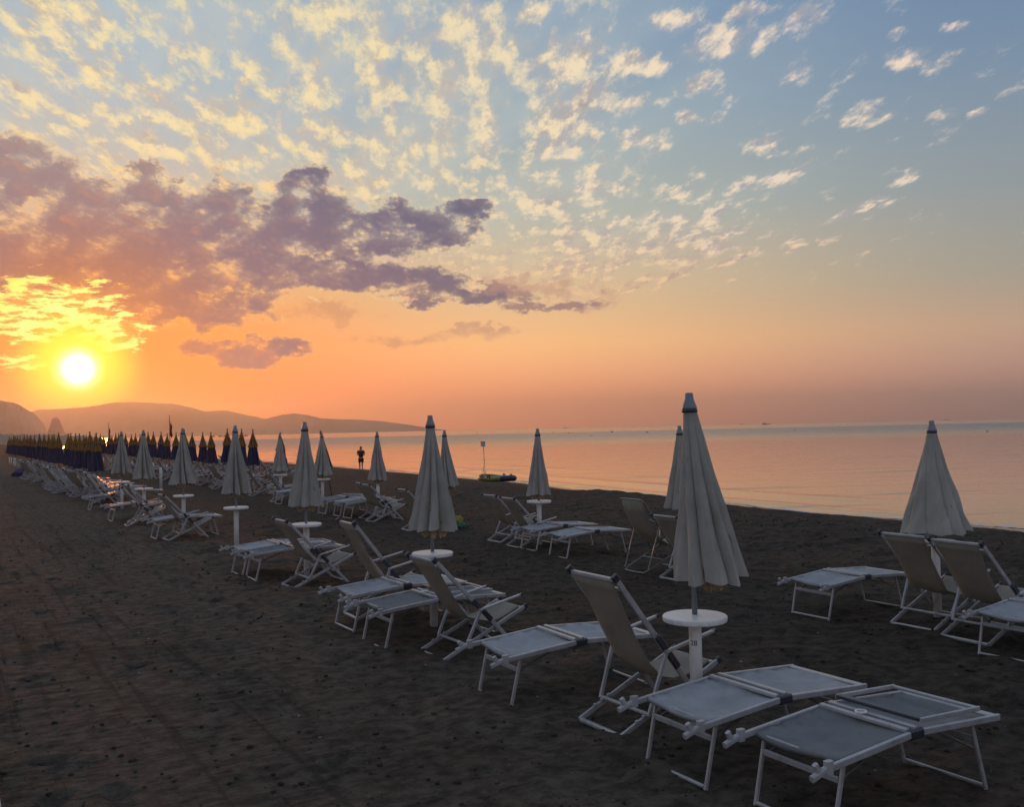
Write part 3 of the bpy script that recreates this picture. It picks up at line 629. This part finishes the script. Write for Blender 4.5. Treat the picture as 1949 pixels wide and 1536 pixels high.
def make_two_tone(seed):
    r = empty('parasol'); tag(r, 'parasol', 'parasol')
    mesh_obj('skirt', canopy_bm(1.90, .90, .10, .285, seed, (.0, 0), .34, .9), 'canopy_blue', r)
    t_ = mesh_obj('top_tier', canopy_bm(2.16, 1.60, .022, .205, seed+3, (0, 0), .26, .95, hem=.03), 'canopy_yellow', r)
    bm = bmesh.new(); lathe(bm, [(.030, 2.13), (.034, 2.16), (.022, 2.18), (.018, 2.25), (.034, 2.262), (.030, 2.29), (.01, 2.30)], 12); mesh_obj('finial', bm, 'canopy_yellow', t_, True)
    bm = bmesh.new(); lathe(bm, [(.02, .5), (.02, 2.1)], 10); mesh_obj('pole', bm, 'pole_steel', r, True)
    bm = bmesh.new(); lathe(bm, [(.035, -.05), (.035, .6)], 12); mesh_obj('post', bm, 'white_plastic', r, True)
    return r

# ---------------------------------------------------------------- row one of the cream parasols
G1, G2 = 'cream parasols in the nearer row', 'cream parasols in the row nearer the sea'
row1 = [(4.42, 5.15, .252, (.105, -.055), 11, 'largest closed cream parasol, standing behind the two nearest flat sun beds'),
        (4.49, 9.43, .255, (.02, .0), 12, 'closed cream parasol with tattered hem, second nearest in the row along the path'),
        (4.48, 13.60, .245, (.0, .02), 13, 'closed cream parasol behind the deck chair with a raised armrest, third in the near row'),
        (4.51, 17.60, .26, (.01, .0), 14, 'closed cream parasol whose white post and round table stand clear on bare sand'),
        (4.50, 22.00, .30, (.01, .01), 15, 'closed cream parasol just behind a deck chair, right of the shorter bare post'),
        (4.32, 25.80, .275, (.01, .0), 16, 'closed cream parasol with thin white table, second from the far end of its row'),
        (4.45, 30.20, .29, (.0, .01), 17, 'farthest closed cream parasol of the near row, beside the blue and yellow ones')]
for s, t, rb, ln, sd, lb in row1:
    p = make_parasol(sd, rb*1.06, ln, fold=.44 if sd == 11 else .66, zt=2.23 if sd == 11 else 2.17); place(p, s, t, lb, G1)
    if sd == 11:
        # number on the post
        cu = bpy.data.curves.new('number', 'FONT'); cu.body = '28'; cu.size = .05; cu.extrude = .0005; cu.align_x = 'CENTER'
        to = bpy.data.objects.new('number_text', cu); COL.objects.link(to); bpy.context.view_layer.update()
        me = bpy.data.meshes.new_from_object(to.evaluated_get(bpy.context.evaluated_depsgraph_get())); bpy.data.objects.remove(to)
        for v in me.vertices:
            a = v.co.x/.0438; v.co = Vector((.0438*math.sin(a)*1.0, -math.cos(a)*(.0440+v.co.z), v.co.y))
        me.materials.clear(); me.materials.append(MATS['ink'])
        po = [c for c in p.children if c.name.startswith('post')][0]
        no = bpy.data.objects.new('number', me); COL.objects.link(no); no.parent = po; no.location = (0, 0, .60); no.rotation_euler = (0, 0, R(-26)-RZ)
row2 = [(9.20, 6.78, .37, (.0, .0), 21, .20, 'closed cream parasol with broad smooth panels behind two deck chairs on the right', True),
        (9.20, 10.95, .24, (-.02, .0), 22, .40, 'closed cream parasol half hidden by the largest parasol, near the water', False),
        (9.20, 14.86, .24, (.0, .02), 23, .44, 'closed cream parasol with a round white table, right of the rubber raft', True),
        (9.20, 18.63, .25, (.06, .0), 24, .42, 'closed cream parasol leaning behind the second nearest parasol', False),
        (9.20, 22.37, .25, (.0, .0), 25, .42, 'closed cream parasol just right of the walking person', False),
        (9.20, 26.43, .30, (.0, .0), 26, .44, 'closed cream parasol in front of the tilted navy one', True),
        (9.20, 30.42, .27, (.0, .0), 27, .44, 'farthest closed cream parasol of the seaward row, first after the blue and yellow ones', True)]
for s, t, rb, ln, sd, fo, lb, tb in row2:
    place(make_parasol(sd, rb, ln, table=tb, fold=fo, tail=(sd != 21), zb=.90, zt=2.00), s, t, lb, G2)

# blue and yellow parasols
tw = [make_two_tone(s) for s in (31, 32, 33)]
for k in range(26):
    place(tw[k % 3], 4.75+random.uniform(-.12, .12), 37.8+2.15*k+random.uniform(-.15, .15), 'closed blue and yellow parasol in the tight far left line behind the heaped deck chairs' if k else 'nearest blue and yellow parasol of the far left line, blue skirt fully in view', 'blue and yellow parasols in the far left line', random.uniform(0, 6), scale=random.uniform(.98, 1.04))
for k in range(27):
    lb = {0: 'blue and yellow parasol nearest the cream ones in the row against the water', 1: 'blue and yellow parasol just right of the fourth cream parasol, against the water'}.get(k, 'closed blue and yellow parasol standing in the long row against the water')
    o = place(tw[k % 3], 10.2+random.uniform(-.1, .1), 37.3+2.02*k+random.uniform(-.1, .1), lb, 'blue and yellow parasols in the row against the water', random.uniform(0, 6), scale=random.uniform(.96, 1.04)); o.rotation_euler.x = random.uniform(-.03, .03); o.rotation_euler.y = random.uniform(-.03, .03)
place(tw[1], 10.4, 34.3, 'blue parasol almost hidden behind the farthest seaward cream parasol', None, .4, scale=.93)
nv = empty('parasol'); tag(nv, 'closed dark navy parasol tilted to the right against the water', 'parasol')
mesh_obj('canopy', canopy_bm(2.15, .95, .04, .20, 41, (0, 0), .3), 'canopy_navy', nv)
bm = bmesh.new(); lathe(bm, [(.022, -.05), (.022, 2.2)], 12); mesh_obj('pole', bm, 'pole_steel', nv, True)
nv.location = ST(11.0, 30.7); nv.rotation_euler = (0, R(-9), 0)
for s, t, lb in ((4.38, 38.81-.4, 'bare white post standing among the far left deck chairs'), (7.31, 39.88, 'bare white post with dark top between two cream parasols')):
    r = empty('post', ST(s, t)); tag(r, lb, 'post', 'bare white parasol posts')
    bm = bmesh.new(); lathe(bm, [(.055, -.1), (.055, .86), (.05, .88)], 16); mesh_obj('shaft', bm, 'white_plastic', r, True)
    bm = bmesh.new(); lathe(bm, [(.050, .88), (.056, .885), (.056, .93), (.03, .95)], 16); mesh_obj('cap', bm, 'dark_plastic', r, True)

# ---------------------------------------------------------------- deck chairs
ch_up = make_chair((-.03, 0, 1.085)); ch = make_chair((-.085, 0, .93)); tch = make_tube_chair(); bed = make_bed(False); bedf = make_bed(True)
GC1, GC2, GB1, GB2 = 'deck chairs in the near row', 'deck chairs in the seaward row', 'sun beds in the near row', 'sun beds in the seaward row'
for s, t, rz, lb in [
    (3.92, 5.60, 0., 'white deck chair with tall beige sling left of the largest parasol post'),
    (3.90, 8.25, .02, 'white deck chair before the second nearest parasol, its top rail over the table'),
    (3.98, 10.55, -.03, 'white deck chair half hidden behind flat beds, one long back rail rising'),
    (4.04, 13.10, .03, 'white deck chair before the third parasol with a raised armrest'),
    (3.85, 20.60, .06, 'white deck chair standing over a flat bed beside the fifth near parasol'),
    (3.67, 24.45, -.05, 'white deck chair tangled with a reclined bed under the sixth near parasol'),
    (3.90, 25.30, .08, 'white deck chair pushed up behind another one below the sixth near parasol')]:
    place(ch_up if t in (5.60, 10.55) else ch, s, t, lb, GC1, rz, z=-.012)
for s, t, rz, lb in [
    (8.45, 6.53, .0, 'left white deck chair of the pair under the broad parasol on the right'),
    (8.33, 5.86, -.03, 'right white deck chair of the pair under the broad parasol on the right'),
    (8.52, 10.40, .02, 'white deck chair mostly hidden behind the largest parasol canopy'),
    (8.84, 15.90, .03, 'left white deck chair of the pair before the rubber raft'),
    (8.70, 14.98, -.02, 'right white deck chair of the pair before the rubber raft, beside a round table'),
    (8.40, 18.93, .0, 'white deck chair partly behind the second nearest parasol'),
    (8.70, 22.15, .03, 'left white deck chair of the two packed together below the walking person'),
    (8.55, 21.35, .0, 'right white deck chair of the two packed together below the walking person'),
    (8.70, 29.75, -.06, 'white deck chair below the farthest seaward cream parasol'),
    (9.0, 33.2, .05, 'white deck chair standing right of the fourth near parasol')]:
    place(ch, s, t, lb, GC2, rz, z=-.012, scale=1.03 if t < 7 else .95)
place(tch, 8.50, 11.20, 'deck chair of thin rounded grey tubes with a cream sling', None, -.02)
for i in range(36):                        # the heap of chairs under the far left line
    t = 33.4+i*.86+random.uniform(-.25, .25)
    place(ch, 4.0+random.uniform(-.5, .4), t, 'white deck chair in the crowded far left line below the blue parasols', 'deck chairs heaped along the far left line', random.uniform(-.7, .6))
for i in range(22):
    t = 35.6+i*1.55+random.uniform(-.4, .4)
    place(ch, 8.9+random.uniform(-.2, .4), t, 'white deck chair in the far seaward line before the blue parasols', 'deck chairs in the far seaward line', random.uniform(-.2, .2))
for i in range(14):
    place(ch, 13.2+random.uniform(-.3, .3), 44+i*2.1+random.uniform(-.5, .5), 'white deck chair in the third line near the water', 'deck chairs in the third line', random.uniform(-.2, .2))

# ---------------------------------------------------------------- sun beds
for pr, s, t, rz, lb in [
    (bedf, 3.89, 3.76, .0, 'nearest flat sun bed, grey, with a folded shade frame and small ring'),
    (bed, 3.81, 4.62, .0, 'flat pale blue sun bed right before the largest parasol post'),
    (bed, 3.71, 6.66, -.04, 'flat grey sun bed left of the nearest deck chair'),
    (bed, 3.73, 10.0, .0, 'left flat sun bed of the pair before the second parasol'),
    (bedf, 3.66, 9.0, .02, 'right flat sun bed of the pair before the second parasol, touching the deck chair'),
    (bed, 3.81, 14.75, .02, 'left flat sun bed of the pair beside the clear standing post'),
    (bedf, 3.86, 14.17, -.01, 'right flat sun bed of the pair beside the clear standing post'),
    (bed, 3.73, 21.05, .0, 'flat sun bed under the deck chair by the fifth near parasol'),
    (bed, 3.60, 26.2, .05, 'flat sun bed standing left of the sixth near parasol, first behind the chair'),
    (bedf, 3.65, 30.7, .0, 'flat sun bed below the farthest near cream parasol')]:
    place(pr, s, t, lb, GB1, rz, z=-.010)
for pr, s, t, rz, lb in [
    (bed, 8.12, 7.54, .0, 'flat sun bed left of the two deck chairs under the broad parasol'),
    (bed, 8.02, 5.22, .02, 'flat sun bed cut by the right edge, in front of the right hand deck chair'),
    (bed, 8.72, 14.42, .0, 'left flat sun bed of the pair beside the round table by the raft'),
    (bed, 8.60, 13.30, .0, 'right flat sun bed of the pair beside the round table by the raft'),
    (bedf, 8.49, 24.40, .03, 'left of three flat sun beds packed together behind the third near parasol'),
    (bed, 8.52, 23.37, -.03, 'middle of three flat sun beds packed together behind the third near parasol'),
    (bedf, 8.51, 22.62, .02, 'right of three flat sun beds packed together behind the third near parasol'),
    (bed, 8.6, 28.6, .04, 'flat sun bed beside the deck chair behind the third near parasol'),
    (bed, 9.2, 30.9, .0, 'flat sun bed under the farthest seaward cream parasol')]:
    place(pr, s, t, lb, GB2, rz, z=-.010, scale=.95)
for i in range(12):
    place((bed, bedf)[i % 2], 4.3+random.uniform(-.2, .5), 32.2+i*1.35+random.uniform(-.2, .2), 'flat sun bed in the far left line, sunlit from behind', 'sun beds in the far left line', random.uniform(-.06, .06))
for i in range(10):
    place((bed, bedf)[i % 2], 9.3+random.uniform(-.3, .5), 36.5+i*2.6+random.uniform(-.4, .4), 'flat sun bed in the far seaward line before the blue parasols', 'sun beds in the far seaward line', random.uniform(-.08, .08))

# ---------------------------------------------------------------- person at the water's edge, seen from behind, walking, arms bent in front
def skin_body(name, verts, edges, radii, m, parent, root=0, sub=2):
    me = bpy.data.meshes.new(name); me.from_pydata(verts, edges, []); o = bpy.data.objects.new(name+'_tmp', me); COL.objects.link(o)
    o.modifiers.new('skin', 'SKIN')
    for i, rr in enumerate(radii):
        v = me.skin_vertices[0].data[i]; v.radius = rr if isinstance(rr, tuple) else (rr, rr); v.use_root = (i == root)
    sb = o.modifiers.new('sub', 'SUBSURF'); sb.levels = sb.render_levels = sub
    bpy.context.view_layer.update()
    m2 = bpy.data.meshes.new_from_object(o.evaluated_get(bpy.context.evaluated_depsgraph_get())); bpy.data.objects.remove(o)
    m2.name = name; m2.materials.clear(); m2.materials.append(MATS[m]); m2.polygons.foreach_set('use_smooth', [True]*len(m2.polygons))
    ob = bpy.data.objects.new(name, m2); COL.objects.link(ob); ob.parent = parent; return ob
def person():
    r = empty('person', (-10.68, 68.3, -.66), R(8)); tag(r, 'person in dark shirt and shorts walking along the water edge, arms folded in front', 'person')
    V = [(0, 0, .93), (0, .01, 1.10), (0, .0, 1.30), (0, .0, 1.43), (0, .02, 1.50), (0, .03, 1.58), (0, .04, 1.66), (0, .035, 1.72),
         (-.09, 0, .88), (-.10, .06, .50), (-.09, .0, .10), (-.10, .13, .035), (.09, 0, .88), (.08, -.02, .49), (.085, -.20, .12), (.09, -.10, .04),
         (-.18, 0, 1.40), (-.235, -.02, 1.15), (-.12, .19, 1.09), (-.03, .23, 1.12), (.18, 0, 1.40), (.235, -.02, 1.14), (.13, .19, 1.07), (.04, .24, 1.09)]
    Ed = [(0, 1), (1, 2), (2, 3), (3, 4), (4, 5), (5, 6), (6, 7), (0, 8), (8, 9), (9, 10), (10, 11), (0, 12), (12, 13), (13, 14), (14, 15), (3, 16), (16, 17), (17, 18), (18, 19), (3, 20), (20, 21), (21, 22), (22, 23)]
    Rd = [(.15, .11), (.14, .10), (.17, .11), (.13, .09), .055, (.075, .09), (.078, .095), .05, .085, .062, .038, .032, .085, .062, .038, .032, .055, .045, .034, .028, .055, .045, .034, .028]
    b = skin_body('body', V, Ed, Rd, 'skin', r)
    # five fingers on each hand, rooted in the palm
    for sx, base in ((-1, (-.03, .23, 1.12)), (1, (.04, .24, 1.09))):
        vs, es, rd = [base], [], [.024]
        for f in range(5):
            o = (f-2)*.018; L = (.05, .075, .085, .078, .06)[f]
            i = len(vs); vs += [(base[0]-sx*.03, base[1]+.012, base[2]+o), (base[0]-sx*(.03+L*.6), base[1]+.018, base[2]+o*1.2), (base[0]-sx*(.02+L), base[1]-.012, base[2]+o*1.2)]
            es += [(0, i), (i, i+1), (i+1, i+2)]; rd += [.010, .009, .008]
        skin_body('hand', vs, es, rd, 'skin', b, sub=1)
    skin_body('shirt', [(0, 0, .92), (0, .01, 1.10), (0, 0, 1.30), (0, 0, 1.42), (-.19, 0, 1.40), (-.235, -.015, 1.20), (.19, 0, 1.40), (.235, -.015, 1.19)],
              [(0, 1), (1, 2), (2, 3), (3, 4), (4, 5), (3, 6), (6, 7)], [(.17, .13), (.165, .125), (.19, .13), (.14, .10), .072, .066, .072, .066], 'shirt_dark', b)
    skin_body('shorts', [(0, 0, .96), (-.095, .0, .84), (-.105, .04, .58), (.095, .0, .84), (.09, -.015, .57)], [(0, 1), (1, 2), (0, 3), (3, 4)], [(.16, .125), .115, .10, .115, .10], 'shorts_dark', b)
    skin_body('hair', [(0, .02, 1.60), (0, .02, 1.67), (0, .03, 1.725)], [(0, 1), (1, 2)], [(.072, .085), (.085, .10), (.06, .075)], 'hair_dark', b)
    for x in (-.082, .082):
        bm = bmesh.new(); bmesh.ops.create_icosphere(bm, subdivisions=2, radius=.028, matrix=Matrix.Translation((x, .035, 1.62)) @ Matrix.Diagonal((.5, .8, 1.2, 1))); mesh_obj('ear', bm, 'skin', b, True)
person()

# ---------------------------------------------------------------- things on the sand and in the water
r = empty('rubber_raft', ST(18.2, 32.4, .10), RZ+R(90)); tag(r, 'yellow green inflatable raft with a blue end lying on the sand by the water', 'raft')
N = 40; path = [(.95*math.copysign(abs(math.cos(a))**.75, math.cos(a)), .42*math.copysign(abs(math.sin(a))**.75, math.sin(a)), .10+.05*math.cos(a)**2) for a in np.linspace(0, 2*math.pi, N+1)[:-1]]
bm = bmesh.new(); tube(bm, path, .102, 12, True); mesh_obj('tube', bm, 'raft_yellow', r, True)
bm = bmesh.new(); tube(bm, [path[i] for i in list(range(N//2-4, N//2+5))], .108, 12); mesh_obj('bow', bm, 'raft_blue', r, True)
bm = bmesh.new(); cloth(bm, [[(-.8+1.6*i/6, -.34+.68*j/4, .05) for j in range(5)] for i in range(7)], .03); mesh_obj('floor', bm, 'raft_blue', r)
for x, y in ((-.25, .44), (.3, .44), (-.25, -.44), (.3, -.44)):
    bm = bmesh.new(); tube(bm, [(x-.09, y*1.16, .16), (x-.05, y*1.08, .25), (x+.05, y*1.08, .25), (x+.09, y*1.16, .16)], .022, 8); mesh_obj('grip', bm, 'black_rubber', r, True)

r = empty('sign', (-2.62, 87.6, SEA)); tag(r, 'small square white notice on a thin pole standing in the shallow water', 'sign')
bm = bmesh.new(); tube(bm, [(.05, 0, -.6), (-.06, 0, 1.62)], .026, 8); mesh_obj('pole', bm, 'wood_dark', r, True)
bm = bmesh.new(); beam(bm, (-.055, -.035, 1.26), (-.075, -.035, 1.66), .36, .016, (0, 1, 0)); p = mesh_obj('panel', bm, 'sign_white', r)
bm = bmesh.new()
for a, b in (((-.235, 1.25), (-.255, 1.67)), ((.125, 1.25), (.105, 1.67)), ((-.235, 1.25), (.125, 1.25)), ((-.255, 1.67), (.105, 1.67))): beam(bm, (a[0], -.05, a[1]), (b[0], -.05, b[1]), .03, .012, (0, 1, 0))
mesh_obj('border', bm, 'hull_dark', p)

for X, Y, H_, lb in ((-35.1, 99.6, 4.2, 'taller thin flag pole with a furled dark red flag behind the blue parasols'), (-59.6, 143.5, 4.2, 'farther thin flag pole with a furled flag at far left')):
    r = empty('flag_pole', (X, Y, -.2)); tag(r, lb, 'flag pole', 'flag poles by the water')
    bm = bmesh.new(); tube(bm, [(0, 0, -.3), (-.03, 0, H_+.25)], [.05, .03], 8); mesh_obj('pole', bm, 'wood_dark', r, True)
    rows = []
    for i in range(13):
        u = i/12; rows.append([(.02+(.05+.20*math.sin(u*2.6))*v*(1+.3*math.sin(9*u)), .05*math.sin(7*v+5*u), H_-.35-u*1.55-.25*v) for v in np.linspace(0, 1, 7)])
    bm = bmesh.new(); cloth(bm, rows, .01); mesh_obj('flag', bm, 'flag_red', r, True)

def seapt(px, py):
    v = fw+(px-974.5)/FPX*rt+(768-py)/FPX*upv; k_ = (SEA-CAM_H)/v.z; return v.x*k_, v.y*k_
for (px, py, sc), lb in zip([(1053.6, 823.6, 1), (1082.6, 824.6, 1), (1126, 829.5, .8), (1164.7, 822.8, 1.4), (1231.4, 823.6, 1.3), (1513.5, 819.8, 1.), (1879, 821.8, 1.1), (908, 825.5, .8)],
        ['small dark buoy left of the sign post reflection line, first of four', 'small dark buoy second from the left right of the sign', 'small dark buoy floating closest, lowest of the group right of the sign', 'dark buoy between the lowest buoy and the largest parasol', 'dark buoy just left of the half hidden parasol', 'lone dark buoy below the ship', 'lone dark buoy at the far right edge', 'small dark buoy above the sign panel to its left']):
    x, y = seapt(px, py); r = empty('buoy', (x, y, SEA)); tag(r, lb, 'buoy', 'buoys on the calm sea'); q = y/1850*sc
    bm = bmesh.new(); lathe(bm, [(.2*q, -.8*q), (1.2*q, -.5*q), (1.7*q, .2*q), (1.3*q, .9*q), (.5*q, 1.3*q)], 16); mesh_obj('float', bm, 'buoy_dark', r, True)
    bm = bmesh.new(); lathe(bm, [(.3*q, 1.3*q), (.25*q, 2.3*q), (.1*q, 2.5*q)], 10); mesh_obj('top', bm, 'hull_dark', r, True)
def ship(px, dist, L, lb, name='ship'):
    a, _ = px2ae(px, 805); r = empty(name, (dist*math.sin(R(a)), dist*math.cos(R(a)), SEA), R(-a)+.2); tag(r, lb, name)
    bm = bmesh.new(); h = L*.10; st = [(-.5, .07, .9), (-.45, .10, .8), (0, .11, .8), (.35, .08, .95), (.5, .004, 1.25)]; rows = []
    for x, w, z in st: rows.append([bm.verts.new(p) for p in ((x*L, -w*L, z*h), (x*L*.96, -w*L*.7, -.3*h), (x*L*.96, w*L*.7, -.3*h), (x*L, w*L, z*h))])
    for q0, q1 in zip(rows, rows[1:]):
        for i in range(4): bm.faces.new((q0[i], q0[(i+1) % 4], q1[(i+1) % 4], q1[i]))
    bm.faces.new(rows[0]); bm.faces.new(rows[-1][::-1]); mesh_obj('hull', bm, 'hull_dark', r)
    bm = bmesh.new(); beam(bm, (-.32*L, 0, h*1.25), (-.05*L, 0, h*1.25), L*.12, h*.9); beam(bm, (-.28*L, 0, h*2.), (-.16*L, 0, h*2.), L*.09, h*.6); mesh_obj('cabin', bm, 'hull_dark', r)
    bm = bmesh.new(); tube(bm, [(.12*L, 0, h*.7), (.12*L, 0, h*3.2)], L*.008, 6); mesh_obj('mast', bm, 'hull_dark', r)
ship(1458, 2000, 16, 'dark ship on the horizon, the larger one right of centre')
ship(1412, 3600, 12, 'tiny faint ship on the horizon left of the larger dark ship')
ship(1802, 3000, 12, 'tiny faint ship on the horizon at far right')
ship(1077, 2600, 12, 'tiny boat near the horizon above the buoys')
for px0, px1, lb in ((398, 409, 'leftmost flat dark rock of the offshore breakwater'), (415, 423, 'second flat dark rock of the offshore breakwater'), (425, 433, 'third flat dark rock of the offshore breakwater'), (451, 457, 'fourth small dark rock of the breakwater, right of the fourth cream parasol'), (463, 472, 'rightmost flat dark rock of the offshore breakwater')):
    a0, _ = px2ae(px0, 829); a1, _ = px2ae(px1, 829); D_ = 1250.; xa, xb = D_*math.tan(R(a0)), D_*math.tan(R(a1)); w = xb-xa
    bm = bmesh.new(); bmesh.ops.create_icosphere(bm, subdivisions=4, radius=1)
    for v in bm.verts:
        n_ = 1+.5*(float(vnoise(np.array([v.co.x*3+px0]), np.array([v.co.y*3+v.co.z*5]), 3)[0])-.5); v.co = Vector((v.co.x*w*.5*n_, v.co.y*3*n_, v.co.z*1.7*n_))
    o = mesh_obj('breakwater_rock', bm, 'rock', None); o.location = ((xa+xb)/2, D_, SEA); tag(o, lb, 'rock', 'rocks of the breakwater')

# blue bundle, bright bag, hut, kerb
bm = bmesh.new(); bmesh.ops.create_icosphere(bm, subdivisions=4, radius=1)
for v in bm.verts:
    n_ = .75+.5*float(fbm(np.array([v.co.x*2.2+5]), np.array([v.co.y*2.2+v.co.z*3]), 3, 4)[0]); v.co = Vector((v.co.x*.48*n_, v.co.y*.40*n_, max(-.02, v.co.z*.34*n_+.12)))
o = mesh_obj('tarp', bm, 'tarp_blue', None, True); o.location = (-27.4, 54.2, 0); tag(o, 'dark blue crumpled tarp lying on the sand left of the heaped deck chairs', 'tarp')
r = empty('beach_bag', (-1.16, 20.7, 0)); tag(r, 'small green and yellow beach bag at the foot of the leaning parasol', 'bag')
for nm, m_, c0, sc in (('base', 'bag_green', (0, 0, .05), (.17, .13, .075)), ('top', 'bag_yellow', (-.03, .02, .16), (.10, .08, .12))):
    bm = bmesh.new(); bmesh.ops.create_icosphere(bm, subdivisions=4, radius=1)
    for v in bm.verts:
        n_ = .7+.6*float(fbm(np.array([v.co.x*2.6+9]), np.array([v.co.y*2.6+v.co.z*3.3]), 3, 14)[0]); v.co = Vector((c0[0]+v.co.x*sc[0]*n_, c0[1]+v.co.y*sc[1]*n_, max(-.01, c0[2]+v.co.z*sc[2]*n_)))
    mesh_obj(nm, bm, m_, r, True)
r = empty('beach_hut', ST(1.5, 118), RZ); tag(r, 'low pale hut with a reddish roof at the far left end of the beach', 'hut')
bm = bmesh.new(); beam(bm, (-9, 0, 1.0), (2.2, 0, 1.0), 5, 2.0, ch=.01); mesh_obj('wall', bm, 'hut_wall', r)
bm = bmesh.new(); v = [bm.verts.new(p) for p in ((-9.6, -3, 2.0), (2.8, -3, 2.0), (2.8, 3, 2.0), (-9.6, 3, 2.0), (-8.6, 0, 3.0), (1.8, 0, 3.0))]
for f in ((0, 1, 5, 4), (2, 3, 4, 5), (1, 2, 5), (3, 0, 4), (3, 2, 1, 0)): bm.faces.new([v[i] for i in f])
mesh_obj('roof', bm, 'hut_roof', r)
for x in (-5, -1.5):
    bm = bmesh.new(); beam(bm, (x, -2.52, .05), (x, -2.52, 1.85), .9, .06, (0, 1, 0)); mesh_obj('door', bm, 'hull_dark', r)
bm = bmesh.new(); beam(bm, ST(.05, -3, .03), ST(.05, 7.35, .03), .42, .14); o = mesh_obj('walkway', bm, 'curb_white'); tag(o, kind='structure')

# ---------------------------------------------------------------- the evening air
bm = bmesh.new(); bmesh.ops.create_cube(bm, size=1)
for v in bm.verts: v.co = Vector((v.co.x*19200, v.co.y*19200, -8.0 if v.co.z < 0 else 270.0))
hm = bpy.data.materials.new('haze'); hm.use_nodes = True; hn = hm.node_tree.nodes; hn.remove(hn['Principled BSDF'])
pv = hn.new('ShaderNodeVolumePrincipled'); pv.inputs['Color'].default_value = (.95, .87, .76, 1); pv.inputs['Density'].default_value = 1.6e-4; pv.inputs['Anisotropy'].default_value = .75
hm.node_tree.links.new(pv.outputs[0], hn['Material Output'].inputs['Volume'])
tag(mesh_obj('haze', bm, hm), kind='stuff')
